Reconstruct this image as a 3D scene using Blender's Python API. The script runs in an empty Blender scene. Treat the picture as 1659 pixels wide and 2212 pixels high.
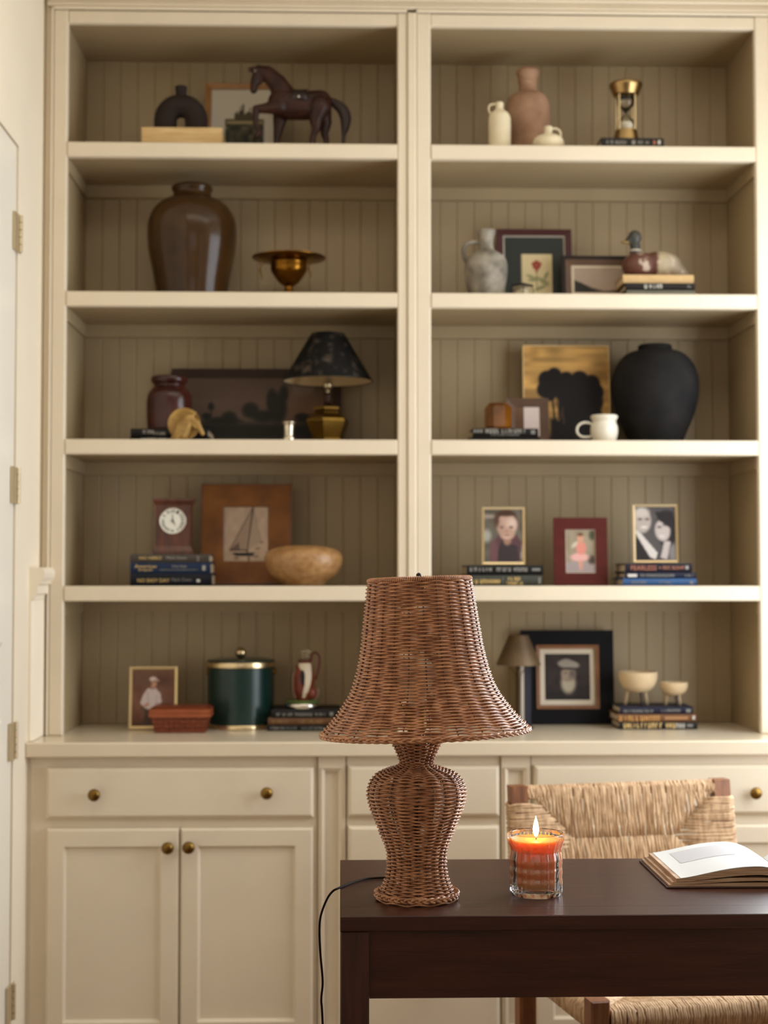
import bpy, bmesh, math, random
import numpy as np
from mathutils import Vector, Matrix

random.seed(7)
rng = np.random.default_rng(7)
R = math.radians
SC = bpy.context.scene
COL = SC.collection

# ------------------------------------------------------------------ camera, light, exposure
F = 3320.0                                   # focal length in pixels of the 1659 x 2212 frame
ZC = 1.2635                                  # camera height
YAW, PITCH = math.atan(93 / F), math.atan(129 / F)
cam = bpy.data.cameras.new('camera')
cam_o = bpy.data.objects.new('camera', cam)
COL.objects.link(cam_o)
cam_o.location = (0, 0, ZC)
cam_o.rotation_euler = (math.pi / 2 + PITCH, 0, -YAW)
cam.sensor_fit = 'VERTICAL'
cam.sensor_height = 36
cam.lens = F / 2212 * 36
cam.clip_start = 0.05
cam.dof.use_dof = True
cam.dof.focus_distance = 2.44
cam.dof.aperture_fstop = 3.6
SC.camera = cam_o
CM = Matrix.Rotation(-YAW, 3, 'Z') @ Matrix.Rotation(math.pi / 2 + PITCH, 3, 'X')

world = bpy.data.worlds.new('world')
SC.world = world
world.use_nodes = True
world.node_tree.nodes['Background'].inputs[0].default_value = (0.75, 0.86, 1.0, 1)
world.node_tree.nodes['Background'].inputs[1].default_value = 0.4

def area(name, loc, rot, sx, sy, power, col):
    l = bpy.data.lights.new(name, 'AREA')
    l.shape = 'RECTANGLE'; l.size = sx; l.size_y = sy
    l.energy = power; l.color = col
    o = bpy.data.objects.new(name, l); COL.objects.link(o)
    o.location = loc; o.rotation_euler = rot
    return o
# daylight in the two windows of the right wall, the window behind the camera, a ceiling light
area('daylight_right_far', (1.36, 3.06, 1.50), (0, R(90), 0), 1.5, 1.15, 35, (0.87, 0.935, 1.0))
area('daylight_right_near', (1.36, 0.90, 1.50), (0, R(90), 0), 1.5, 0.8, 3, (0.93, 0.96, 1.0))
area('daylight_back_right', (1.275, 3.80, 1.55), (R(-90), 0, 0), 0.2, 1.3, 44, (0.84, 0.92, 1.0))
area('daylight_rear', (0.28, -1.34, 1.75), (R(90), 0, 0), 1.8, 1.6, 7, (1.0, 0.92, 0.80))
area('ceiling_light', (0.25, 2.55, 2.72), (0, 0, 0), 1.6, 0.6, 7, (1.0, 0.90, 0.76))

vs = SC.view_settings
vs.view_transform = 'Standard'
vs.look = 'None'
vs.exposure = -0.28
vs.gamma = 1.0
vs.use_curve_mapping = False
SC.cycles.use_denoising = True
SC.cycles.max_bounces = 8
SC.cycles.diffuse_bounces = 5
SC.cycles.transparent_max_bounces = 16
SC.cycles.sample_clamp_indirect = 4.0

def W(px, py, Y):
    """the world point seen at pixel (px, py) on the plane at depth Y"""
    d = CM @ Vector(((px - 829.5) / F, -(py - 1106) / F, -1))
    t = Y / d.y
    return Vector((d.x * t, Y, ZC + d.z * t))
def S(Y):
    return Y / F

# ------------------------------------------------------------------ materials
def lin(c):
    return tuple(((v / 255) / 12.92 if v / 255 <= 0.04045 else ((v / 255 + 0.055) / 1.055) ** 2.4) for v in c)

MATS = {}
def M(key, rgb=(128, 128, 128), rough=0.5, metal=0.0, var=0.0, scale=20.0, bump=0.0, bscale=None,
      rgb2=None, stretch=(1, 1, 1), coat=0.0, sss=0.0, emit=0.0, lo=0.35, hi=0.65, detail=4.0, spec=0.5, ssr=0.01):
    if key in MATS:
        return MATS[key]
    m = bpy.data.materials.new(key)
    m.use_nodes = True
    nt = m.node_tree
    b = nt.nodes['Principled BSDF']
    c = lin(rgb)
    b.inputs['Base Color'].default_value = (*c, 1)
    b.inputs['Roughness'].default_value = rough
    b.inputs['Metallic'].default_value = metal
    b.inputs['Specular IOR Level'].default_value = spec
    if coat:
        b.inputs['Coat Weight'].default_value = coat
        b.inputs['Coat Roughness'].default_value = 0.16
    if sss:
        b.inputs['Subsurface Weight'].default_value = sss
        b.inputs['Subsurface Radius'].default_value = (1.0, 0.5, 0.22)
        b.inputs['Subsurface Scale'].default_value = ssr
    if emit:
        b.inputs['Emission Color'].default_value = (*c, 1)
        b.inputs['Emission Strength'].default_value = emit
    if var or rgb2 or bump:
        tc = nt.nodes.new('ShaderNodeTexCoord')
        mp = nt.nodes.new('ShaderNodeMapping')
        mp.inputs['Scale'].default_value = stretch
        nt.links.new(tc.outputs['Object'], mp.inputs[0])
        nz = nt.nodes.new('ShaderNodeTexNoise')
        nz.inputs['Scale'].default_value = scale
        nz.inputs['Detail'].default_value = detail
        nt.links.new(mp.outputs[0], nz.inputs['Vector'])
        if var or rgb2:
            rp = nt.nodes.new('ShaderNodeValToRGB')
            rp.color_ramp.elements[0].position = lo
            rp.color_ramp.elements[1].position = hi
            c0 = lin(rgb2) if rgb2 else tuple(v * (1 - var) for v in c)
            c1 = c if rgb2 else tuple(min(1, v * (1 + var)) for v in c)
            rp.color_ramp.elements[0].color = (*c0, 1)
            rp.color_ramp.elements[1].color = (*c1, 1)
            nt.links.new(nz.outputs[0], rp.inputs[0])
            nt.links.new(rp.outputs[0], b.inputs['Base Color'])
        if bump:
            n2 = nt.nodes.new('ShaderNodeTexNoise')
            n2.inputs['Scale'].default_value = bscale or scale
            n2.inputs['Detail'].default_value = detail
            nt.links.new(mp.outputs[0], n2.inputs['Vector'])
            bp = nt.nodes.new('ShaderNodeBump')
            bp.inputs['Strength'].default_value = bump
            bp.inputs['Distance'].default_value = 0.002
            nt.links.new(n2.outputs[0], bp.inputs['Height'])
            nt.links.new(bp.outputs[0], b.inputs['Normal'])
    MATS[key] = m
    return m

PAINT = M('cream_paint', (224, 210, 186), 0.42, var=0.025, scale=6, bump=0.03, bscale=60)
INNER = M('taupe_interior', (166, 146, 112), 0.45, var=0.03, scale=6, bump=0.03, bscale=60)  # inside faces of the bookcases, a darker taupe than the cream frames
COUNTER = M('counter_paint', (222, 207, 182), 0.2, var=0.02, scale=5, bump=0.02, bscale=30)
WALL = M('wall_paint', (240, 228, 206), 0.6, var=0.02, scale=4, bump=0.03, bscale=120)
DOORM = M('door_paint', (240, 234, 220), 0.35, var=0.015, scale=4)
DESKM = M('dark_stained_wood', (66, 30, 20), 0.33, rgb2=(44, 19, 12), scale=9, stretch=(0.7, 9, 9), bump=0.12, bscale=40, coat=0.25, lo=0.3, hi=0.7)
LEGW = M('chair_wood', (142, 90, 52), 0.45, rgb2=(108, 64, 36), scale=14, stretch=(6, 6, 0.8), bump=0.1)
RUSH = M('rush_cord', (206, 172, 134), 0.75, rgb2=(150, 114, 78), scale=90, stretch=(1, 1, 0.35), bump=0.5, bscale=300, lo=0.25, hi=0.6)
WICK = M('wicker_strand', (200, 144, 104), 0.3, rgb2=(136, 86, 56), scale=60, stretch=(1, 1, 1.5), bump=0.2, bscale=400, lo=0.3, hi=0.7, spec=0.5)
WICKD = M('wicker_stake', (110, 70, 44), 0.5, var=0.2, scale=70)
BRASS = M('aged_brass', (166, 138, 92), 0.26, metal=1.0, var=0.15, scale=25)
BRASSD = M('dark_brass', (120, 92, 44), 0.33, metal=1.0, var=0.25, scale=18)
GOLD = M('gold_metal', (222, 200, 158), 0.26, metal=1.0)
SILVER = M('silver_metal', (214, 208, 196), 0.22, metal=1.0)
BLACKM = M('black_metal', (18, 15, 14), 0.45, spec=0.3)
PAGES = M('page_edges', (206, 188, 160), 0.8, var=0.12, scale=8, stretch=(1, 1, 60))
DARKIN = M('dark_inside', (24, 18, 14), 0.7)
LETTER_W = M('pale_lettering', (205, 200, 190), 0.6)
LETTER_G = M('gold_lettering', (214, 180, 110), 0.5)
LETTER_S = M('grey_lettering', (150, 144, 136), 0.6)
LETTER_O = M('copper_lettering', (176, 108, 78), 0.5)
LETTER_D = M('dim_lettering', (120, 118, 112), 0.6)

def glass_mat(key, tint=(1, 1, 1), refl=1.0, rough=0.02):
    if key in MATS:
        return MATS[key]
    m = bpy.data.materials.new(key); m.use_nodes = True
    nt = m.node_tree; nt.nodes.clear()
    out = nt.nodes.new('ShaderNodeOutputMaterial')
    tr = nt.nodes.new('ShaderNodeBsdfTransparent'); tr.inputs[0].default_value = (*tint, 1)
    gl = nt.nodes.new('ShaderNodeBsdfGlossy'); gl.inputs['Roughness'].default_value = rough
    fr = nt.nodes.new('ShaderNodeFresnel'); fr.inputs['IOR'].default_value = 1.5
    mu = nt.nodes.new('ShaderNodeMath'); mu.operation = 'MULTIPLY'; mu.inputs[1].default_value = refl
    mu.use_clamp = True
    mx = nt.nodes.new('ShaderNodeMixShader')
    nt.links.new(fr.outputs[0], mu.inputs[0]); nt.links.new(mu.outputs[0], mx.inputs[0])
    nt.links.new(tr.outputs[0], mx.inputs[1]); nt.links.new(gl.outputs[0], mx.inputs[2])
    nt.links.new(mx.outputs[0], out.inputs[0])
    MATS[key] = m
    return m

def print_mat():
    m = bpy.data.materials.new('printed_picture'); m.use_nodes = True
    nt = m.node_tree
    at = nt.nodes.new('ShaderNodeVertexColor'); at.layer_name = 'print'
    b = nt.nodes['Principled BSDF']
    b.inputs['Roughness'].default_value = 0.5
    b.inputs['Specular IOR Level'].default_value = 0.2
    nt.links.new(at.outputs[0], b.inputs['Base Color'])
    return m
PRINT = print_mat()

# ------------------------------------------------------------------ mesh building
ORG = {}
def org(o):
    return ORG.get(o, Vector((0, 0, 0))) if o else Vector((0, 0, 0))

def thing(name, label, cat, loc=(0, 0, 0), group=None, rot=(0, 0, 0)):
    o = bpy.data.objects.new(name, None)
    COL.objects.link(o)
    o.empty_display_size = 0.03
    o.location = loc; o.rotation_euler = rot
    o['label'] = label; o['category'] = cat
    if group:
        o['group'] = group
    ORG[o] = Vector(loc)
    return o
def struct(o):
    o['kind'] = 'structure'
    return o

def cat_rom(pts, n):
    if n <= 1:
        return [tuple(p) for p in pts]
    P = [np.array(p, float) for p in pts]
    out = []
    for i in range(len(P) - 1):
        p0 = P[i - 1] if i > 0 else 2 * P[i] - P[i + 1]
        p1, p2 = P[i], P[i + 1]
        p3 = P[i + 2] if i + 2 < len(P) else 2 * P[i + 1] - P[i]
        for k in range(n):
            t = k / n
            out.append(tuple(0.5 * ((2 * p1) + (-p0 + p2) * t + (2 * p0 - 5 * p1 + 4 * p2 - p3) * t * t + (-p0 + 3 * p1 - 3 * p2 + p3) * t ** 3)))
    out.append(tuple(P[-1]))
    return out

class B:
    def __init__(s):
        s.v = []; s.f = []
    def add(s, v, f):
        n = len(s.v)
        s.v += [tuple(p) for p in v]
        s.f += [tuple(i + n for i in q) for q in f]
        return s
    def box(s, x0, x1, y0, y1, z0, z1):
        v = [(x0, y0, z0), (x1, y0, z0), (x1, y1, z0), (x0, y1, z0), (x0, y0, z1), (x1, y0, z1), (x1, y1, z1), (x0, y1, z1)]
        return s.add(v, [(0, 3, 2, 1), (4, 5, 6, 7), (0, 1, 5, 4), (1, 2, 6, 5), (2, 3, 7, 6), (3, 0, 4, 7)])
    def cbox(s, x0, x1, y0, y1, z0, z1, c):
        """box whose front (-y) edges are chamfered by c"""
        a = [(x0 + c, y0, z0 + c), (x1 - c, y0, z0 + c), (x1 - c, y0, z1 - c), (x0 + c, y0, z1 - c)]
        b = [(x0, y0 + c, z0), (x1, y0 + c, z0), (x1, y0 + c, z1), (x0, y0 + c, z1)]
        d = [(x0, y1, z0), (x1, y1, z0), (x1, y1, z1), (x0, y1, z1)]
        f = [(0, 1, 2, 3), (11, 10, 9, 8)]
        for k in range(4):
            l = (k + 1) % 4
            f += [(4 + k, 4 + l, l, k), (8 + k, 8 + l, 4 + l, 4 + k)]
        return s.add(a + b + d, f)
    def ring(s, x0, x1, z0, z1, bw, yf, yb, yi=None, bz=None):
        """mitred rectangular frame ring; yf front of the outer edge, yi front of the inner edge"""
        yi = yf if yi is None else yi
        bz = bw if bz is None else bz
        o = [(x0, z0), (x1, z0), (x1, z1), (x0, z1)]
        i = [(x0 + bw, z0 + bz), (x1 - bw, z0 + bz), (x1 - bw, z1 - bz), (x0 + bw, z1 - bz)]
        v = [(a, yf, b) for a, b in o] + [(a, yi, b) for a, b in i] + [(a, yb, b) for a, b in i] + [(a, yb, b) for a, b in o]
        f = []
        for k in range(4):
            l = (k + 1) % 4
            f += [(k, l, 4 + l, 4 + k), (4 + k, 4 + l, 8 + l, 8 + k), (8 + k, 8 + l, 12 + l, 12 + k), (12 + k, 12 + l, l, k)]
        return s.add(v, f)
    def lathe(s, prof, c, seg=40, axis='z', a0=0.0, close=True):
        """prof: (radius, height) from bottom to top about axis through c"""
        n = len(prof); v = []; f = []
        for r, h in prof:
            r = max(r, 1e-5)
            for k in range(seg):
                a = 2 * math.pi * k / seg + a0
                x, y = r * math.cos(a), r * math.sin(a)
                if axis == 'z':
                    p = (c[0] + x, c[1] + y, c[2] + h)
                elif axis == 'y':                       # height runs towards -y
                    p = (c[0] + x, c[1] - h, c[2] + y)
                else:
                    p = (c[0] + h, c[1] + x, c[2] + y)
                v.append(p)
        for j in range(n - 1):
            for k in range(seg):
                l = (k + 1) % seg
                f.append((j * seg + k, j * seg + l, (j + 1) * seg + l, (j + 1) * seg + k))
        if close:
            f.append(tuple(range(seg - 1, -1, -1)))
            f.append(tuple((n - 1) * seg + k for k in range(seg)))
        return s.add(v, f)
    def tube(s, pts, r, sides=8, closed=False, flat=1.0):
        P = np.array([tuple(p) for p in pts], float)
        n = len(P)
        rr = np.full(n, r, float) if np.isscalar(r) else np.array(r, float)
        if closed:
            T = np.roll(P, -1, 0) - np.roll(P, 1, 0)
        else:
            T = np.gradient(P, axis=0)
        T /= np.linalg.norm(T, axis=1)[:, None] + 1e-12
        u = np.array((0, 0, 1.0)) if abs(T[0][2]) < 0.9 else np.array((1.0, 0, 0))
        v = []
        U = u - T[0] * (u @ T[0]); U /= np.linalg.norm(U)
        for i in range(n):
            U = U - T[i] * (U @ T[i]); U /= np.linalg.norm(U) + 1e-12
            V = np.cross(T[i], U)
            for k in range(sides):
                a = 2 * math.pi * k / sides
                v.append(tuple(P[i] + rr[i] * (math.cos(a) * U * flat + math.sin(a) * V)))
        f = []
        for i in range(n if closed else n - 1):
            j = (i + 1) % n
            for k in range(sides):
                l = (k + 1) % sides
                f.append((i * sides + k, i * sides + l, j * sides + l, j * sides + k))
        if not closed:
            f.append(tuple(range(sides - 1, -1, -1)))
            f.append(tuple((n - 1) * sides + k for k in range(sides)))
        return s.add(v, f)
    def caps(s, p0, r0, p1, r1, sides=12):
        """closed tapered capsule"""
        p0, p1 = Vector(p0), Vector(p1)
        d = p1 - p0; L = d.length; d.normalize()
        pts = []; rad = []
        for k in range(5):
            a = math.pi / 2 * k / 4
            pts.append(p0 - d * r0 * math.cos(a)); rad.append(max(r0 * math.sin(a), r0 * 0.05))
        for k in range(5):
            a = math.pi / 2 * (1 - k / 4)
            pts.append(p1 + d * r1 * math.cos(a)); rad.append(max(r1 * math.sin(a), r1 * 0.05))
        return s.tube(pts, rad, sides)
    def ell(s, c, r, rot=None, seg=20, rings=12):
        c = Vector(c); v = []; f = []
        for j in range(rings + 1):
            t = math.pi * j / rings
            for k in range(seg):
                a = 2 * math.pi * k / seg
                st = max(math.sin(t), 0.01)
                p = Vector((r[0] * st * math.cos(a), r[1] * st * math.sin(a), -r[2] * math.cos(t)))
                if rot:
                    p = rot @ p
                v.append(c + p)
        for j in range(rings):
            for k in range(seg):
                l = (k + 1) % seg
                f.append((j * seg + k, j * seg + l, (j + 1) * seg + l, (j + 1) * seg + k))
        f.append(tuple(range(seg - 1, -1, -1)))
        f.append(tuple(rings * seg + k for k in range(seg)))
        return s.add(v, f)
    def extrude(s, poly, y0, y1):
        """polygon in x,z extruded along y (poly counter-clockwise seen from -y)"""
        n = len(poly)
        v = [(x, y0, z) for x, z in poly] + [(x, y1, z) for x, z in poly]
        f = [tuple(range(n)), tuple(range(2 * n - 1, n - 1, -1))]
        for k in range(n):
            l = (k + 1) % n
            f.append((n + k, n + l, l, k))
        return s.add(v, f)
    def build(s, name, mat, parent=None, smooth=False, loc=None, world=True, fix=True, auto=None):
        """one mesh object; world=True: coordinates are world ones and are made local to the parent"""
        me = bpy.data.meshes.new(name)
        if loc is None:
            off = org(parent) if world else Vector((0, 0, 0))
        else:
            off = Vector(loc)
        me.from_pydata([(p[0] - off.x, p[1] - off.y, p[2] - off.z) for p in s.v], [], s.f)
        me.update()
        if fix:
            bm = bmesh.new(); bm.from_mesh(me)
            bmesh.ops.recalc_face_normals(bm, faces=bm.faces)
            bm.to_mesh(me); bm.free()
        if mat:
            me.materials.append(mat)
        if smooth:
            me.polygons.foreach_set('use_smooth', [True] * len(me.polygons))
            if auto:
                me.set_sharp_from_angle(angle=R(auto))
        o = bpy.data.objects.new(name, me)
        COL.objects.link(o)
        if parent:
            o.parent = parent
            ORG[o] = org(parent)
        else:
            o.location = off
            ORG[o] = Vector(off)
        return o

def tag(o, label, cat, group=None):
    o['label'] = label; o['category'] = cat
    if group:
        o['group'] = group
    return o

def eval_mesh(b, mods, name, mat, parent, world=True, loc=None, smooth=True):
    """build, run modifiers, keep the evaluated mesh"""
    o = b.build(name, None, parent, loc=loc, world=world)
    for t, kw in mods:
        m = o.modifiers.new(t, t)
        for k, v in kw.items():
            setattr(m, k, v)
    dg = bpy.context.evaluated_depsgraph_get()
    me = bpy.data.meshes.new_from_object(o.evaluated_get(dg))
    o.modifiers.clear()
    old = o.data
    o.data = me
    bpy.data.meshes.remove(old)
    me.name = name
    me.materials.clear(); me.materials.append(mat)
    if smooth:
        me.polygons.foreach_set('use_smooth', [True] * len(me.polygons))
    return o
def blob(b, name, mat, parent, voxel=0.003, it=6, world=True, loc=None):
    return eval_mesh(b, [('REMESH', dict(mode='VOXEL', voxel_size=voxel)), ('SMOOTH', dict(factor=0.5, iterations=it))], name, mat, parent, world, loc)

def prof_px(cx, Y, zb, pts, sub=5):
    """[(half width px, py)] bottom to top -> [(r, height above zb)]; a py of None means the base"""
    out = []
    for hw, py in pts:
        out.append((hw * S(Y), 0.0 if py is None else W(cx, py, Y).z - zb))
    return cat_rom(out, sub)
def inner(prof, t, depth):
    """add a rim of thickness t and an inside wall of the given depth to an open vessel"""
    r, h = prof[-1]
    extra = [(r - t * 0.4, h + t * 0.35), (r - t, h)]
    out = prof + extra
    for k in range(1, 6):
        hh = h - depth * k / 5
        rr = np.interp(hh, [p[1] for p in prof], [p[0] for p in prof]) - t
        out.append((max(rr, 0.002), hh))
    out.append((0.0005, h - depth))
    return out

# ------------------------------------------------------------------ lettering
def text_mesh(txt):
    cu = bpy.data.curves.new('t', 'FONT')
    cu.body = txt; cu.size = 1.0; cu.resolution_u = 2
    o = bpy.data.objects.new('t', cu); COL.objects.link(o)
    dg = bpy.context.evaluated_depsgraph_get()
    me = bpy.data.meshes.new_from_object(o.evaluated_get(dg))
    v = np.array([tuple(p.co) for p in me.vertices]); f = [tuple(p.vertices) for p in me.polygons]
    bpy.data.objects.remove(o); bpy.data.curves.remove(cu); bpy.data.meshes.remove(me)
    return v, f
TXT = {}
def put_text(b, txt, x0, x1, z0, z1, y):
    """flat lettering fitted into the rectangle"""
    if txt not in TXT:
        TXT[txt] = text_mesh(txt)
    v, f = TXT[txt]
    a, c = v.min(0), v.max(0)
    b.add([(x0 + (p[0] - a[0]) / (c[0] - a[0]) * (x1 - x0), y, z0 + (p[1] - a[1]) / (c[1] - a[1]) * (z1 - z0)) for p in v], f)
def scribble(b, x0, x1, z0, z1, y):
    """blurred, unreadable lettering: a run of letter-like strokes"""
    h = z1 - z0; x = x0
    while x < x1 - 0.4 * h:
        w = min(h * random.uniform(0.35, 0.7), x1 - x)
        k = random.random()
        t = w * 0.32
        b.add([(x, y, z0), (x + t, y, z0), (x + t, y, z1), (x, y, z1)], [(0, 1, 2, 3)])
        if k < 0.7:
            b.add([(x + w - t, y, z0), (x + w, y, z0), (x + w, y, z1), (x + w - t, y, z1)], [(0, 1, 2, 3)])
        zz = z0 + h * random.choice((0, 0.4, 0.8))
        b.add([(x + t, y, zz), (x + w - t, y, zz), (x + w - t, y, min(zz + h * 0.25, z1)), (x + t, y, min(zz + h * 0.25, z1))], [(0, 1, 2, 3)])
        x += w + h * (0.22 if random.random() > 0.13 else 0.6)

# ------------------------------------------------------------------ painted pictures (colour attribute on a fine grid)
def vnoise(u, v, n, seed=0):
    g = np.random.default_rng(seed).random((n + 2, n + 2))
    x, y = u * n, v * n
    i, j = np.clip(x.astype(int), 0, n), np.clip(y.astype(int), 0, n)
    a, b = x - i, y - j
    a = a * a * (3 - 2 * a); b = b * b * (3 - 2 * b)
    return (g[i, j] * (1 - a) + g[i + 1, j] * a) * (1 - b) + (g[i, j + 1] * (1 - a) + g[i + 1, j + 1] * a) * b
class Pic:
    def __init__(s, w, h, base, n=70):
        s.nx = max(8, int(n * min(1, w / h))); s.ny = max(8, int(n * min(1, h / w)))
        s.u, s.v = np.meshgrid(np.linspace(0, 1, s.nx), np.linspace(0, 1, s.ny))
        s.asp = h / w
        s.c = np.zeros(s.u.shape + (3,)); s.c[:] = base
    def mix(s, m, col):
        m = np.clip(m, 0, 1)[..., None]
        s.c = s.c * (1 - m) + np.array(col, float) * m
        return s
    def ell(s, cx, cy, rx, ry, col, soft=0.12, rot=0.0):
        du, dv = s.u - cx, (s.v - cy)
        a = R(rot); du, dv = du * math.cos(a) + dv * math.sin(a), -du * math.sin(a) + dv * math.cos(a)
        d = np.sqrt((du / rx) ** 2 + (dv / ry) ** 2)
        return s.mix((1 + soft - d) / (2 * soft), col)
    def rect(s, u0, u1, v0, v1, col, soft=0.012):
        m = np.minimum.reduce([(s.u - u0), (u1 - s.u), (s.v - v0), (v1 - s.v)])
        return s.mix(m / soft + 0.5, col)
    def poly(s, pts, col):
        inside = np.zeros(s.u.shape, bool)
        for k in range(len(pts)):
            (x0, y0), (x1, y1) = pts[k], pts[k - 1]
            c = ((y0 > s.v) != (y1 > s.v)) & (s.u < (x1 - x0) * (s.v - y0) / (y1 - y0 + 1e-9) + x0)
            inside ^= c
        return s.mix(inside.astype(float), col)
    def line(s, x0, y0, x1, y1, w, col):
        dx, dy = x1 - x0, y1 - y0
        t = np.clip(((s.u - x0) * dx + (s.v - y0) * dy) / (dx * dx + dy * dy), 0, 1)
        d = np.hypot(s.u - x0 - t * dx, s.v - y0 - t * dy)
        return s.mix((w - d) / (w * 0.6) + 0.5, col)
    def grain(s, amt, n=14, seed=0):
        s.c = s.c * (1 + amt * (vnoise(s.u, s.v, n, seed) - 0.5))[..., None]
        return s
    def mesh(s, name, x0, x1, z0, z1, y, parent):
        v = [(x0 + a * (x1 - x0), y, z0 + b * (z1 - z0)) for a, b in zip(s.u.ravel(), s.v.ravel())]
        f = []
        for j in range(s.ny - 1):
            for i in range(s.nx - 1):
                k = j * s.nx + i
                f.append((k, k + 1, k + s.nx + 1, k + s.nx))
        b = B(); b.add(v, f)
        o = b.build(name, PRINT, parent, world=False, fix=False)
        c = np.clip(s.c.reshape(-1, 3) / 255, 0, 1)
        l = np.where(c <= 0.04045, c / 12.92, ((c + 0.055) / 1.055) ** 2.4)
        at = o.data.color_attributes.new('print', 'FLOAT_COLOR', 'POINT')
        at.data.foreach_set('color', np.concatenate([l, np.ones((len(l), 1))], 1).ravel().astype(np.float32))
        return o

# ------------------------------------------------------------------ the room
WX, RX = -0.731, 1.42          # left and right walls
YF, YBK = 3.75, 4.045          # front of the bookcase face frame, front of its back planks
YC, YB = 3.60, 3.63            # front of the counter, front of the base cabinets
RY, CZ = -1.40, 2.78           # wall behind the camera, ceiling
ZCT = W(829, 1602, YC).z       # counter top

b = B(); b.box(WX - 0.2, RX + 0.2, RY - 0.2, 4.3, -0.06, 0)
struct(b.build('floor', M('oak_floor', (150, 112, 76), 0.35, rgb2=(118, 82, 52), scale=5, stretch=(9, 0.8, 1), bump=0.05), loc=(0, 1.5, 0)))
b = B(); b.box(WX - 0.2, RX + 0.2, RY - 0.2, 4.3, CZ, CZ + 0.06)
struct(b.build('ceiling', M('ceiling_paint', (238, 232, 220), 0.8), loc=(0, 1.5, CZ)))
b = B(); b.box(WX - 0.2, 1.13, 4.075, 4.2, 0, CZ)
b.box(1.13, 1.16, 3.72, 4.2, 0, CZ); b.box(1.39, RX + 0.12, 3.72, 4.2, 0, CZ)
b.box(1.16, 1.39, 3.72, 3.86, 0, 0.85); b.box(1.16, 1.39, 3.72, 3.86, 2.25, CZ)
struct(b.build('wall_back', WALL, loc=(0, 4.075, 0)))
b = B(); b.ring(1.16, 1.39, 0.85, 2.25, 0.02, 3.83, 3.86)
o = struct(b.build('window_4', DOORM, loc=(1.275, 3.83, 0.85)))
p = B(); p.box(1.18, 1.37, 3.843, 3.847, 0.87, 2.23); p.build('pane', glass_mat('window_glass'), o)
# left wall with the door opening
DY0, DY1 = 2.62, 3.472
DZ = W(37, 315, DY1).z
b = B(); b.box(WX - 0.12, WX, DY1, 4.075, 0, CZ); b.box(WX - 0.12, WX, RY, DY0, 0, CZ); b.box(WX - 0.12, WX, DY0, DY1, DZ, CZ)
struct(b.build('wall_left', WALL, loc=(WX, 3, 0)))
# right wall with two windows
b = B()
wins = [(0.45, 1.35), (2.46, 3.68)]
wz0, wz1 = 0.70, 2.30
ys = [RY] + [y for w in wins for y in w] + [4.075]
for k in range(0, len(ys), 2):
    b.box(RX, RX + 0.12, ys[k], ys[k + 1], 0, CZ)
for y0, y1 in wins:
    b.box(RX, RX + 0.12, y0, y1, 0, wz0); b.box(RX, RX + 0.12, y0, y1, wz1, CZ)
struct(b.build('wall_right', WALL, loc=(RX, 2, 0)))
for k, (y0, y1) in enumerate(wins):
    w = B()
    w.box(RX + 0.03, RX + 0.07, y0, y0 + 0.05, wz0, wz1); w.box(RX + 0.03, RX + 0.07, y1 - 0.05, y1, wz0, wz1)
    w.box(RX + 0.03, RX + 0.07, y0, y1, wz0, wz0 + 0.05); w.box(RX + 0.03, RX + 0.07, y0, y1, wz1 - 0.05, wz1)
    o = struct(w.build('window_%d' % (k + 1), DOORM, loc=(RX, (y0 + y1) / 2, wz0)))
    for q in (0, 1):
        zz = wz0 + 0.05 + q * 0.76
        p = B(); p.box(RX + 0.048, RX + 0.052, y0 + 0.05, y1 - 0.05, zz, zz + 0.74)
        p.build('pane', glass_mat('window_glass'), o)
# wall behind the camera with a wide window
b = B()
b.box(WX - 0.12, RX + 0.12, RY - 0.12, RY, 0, 0.95); b.box(WX - 0.12, RX + 0.12, RY - 0.12, RY, 2.55, CZ)
b.box(WX - 0.12, -0.65, RY - 0.12, RY, 0.95, 2.55); b.box(1.22, RX + 0.12, RY - 0.12, RY, 0.95, 2.55)
struct(b.build('wall_front', M('taupe_wall_paint', (120, 106, 90), 0.7), loc=(0, RY, 0)))
b = B(); b.ring(-0.65, 1.22, 0.95, 2.55, 0.06, RY - 0.07, RY - 0.03); b.box(0.33, 0.37, RY - 0.07, RY - 0.03, 1.0, 2.5)
o = struct(b.build('window_3', DOORM, loc=(0.35, RY, 0.95)))
for x0, x1 in ((-0.59, 0.33), (0.37, 1.16)):
    p = B(); p.box(x0, x1, RY - 0.052, RY - 0.048, 1.01, 2.49); p.build('pane', glass_mat('window_glass'), o)

# door in the left wall with four hinges
b = B(); b.box(WX - 0.042, WX - 0.004, DY0 + 0.003, DY1 - 0.004, 0.01, DZ - 0.004)
door = struct(b.build('door_1', DOORM, loc=(WX, DY1, 0)))
for z0, z1 in ((0.25, 0.95), (1.1, DZ - 0.2)):
    for y0, y1 in ((DY0 + 0.11, DY0 + 0.38), (DY1 - 0.38, DY1 - 0.13)):
        p = B()
        q = 0.012
        p.add([(WX - 0.003, y0, z0), (WX - 0.003, y1, z0), (WX - 0.003, y1, z1), (WX - 0.003, y0, z1),
               (WX + 0.006, y0 + q, z0 + q), (WX + 0.006, y1 - q, z0 + q), (WX + 0.006, y1 - q, z1 - q), (WX + 0.006, y0 + q, z1 - q)],
              [(4, 5, 6, 7), (0, 1, 5, 4), (1, 2, 6, 5), (2, 3, 7, 6), (3, 0, 4, 7), (3, 2, 1, 0)])
        p.build('panel', DOORM, door)
HM = M('hinge_metal', (196, 178, 144), 0.4, metal=0.5)
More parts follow.
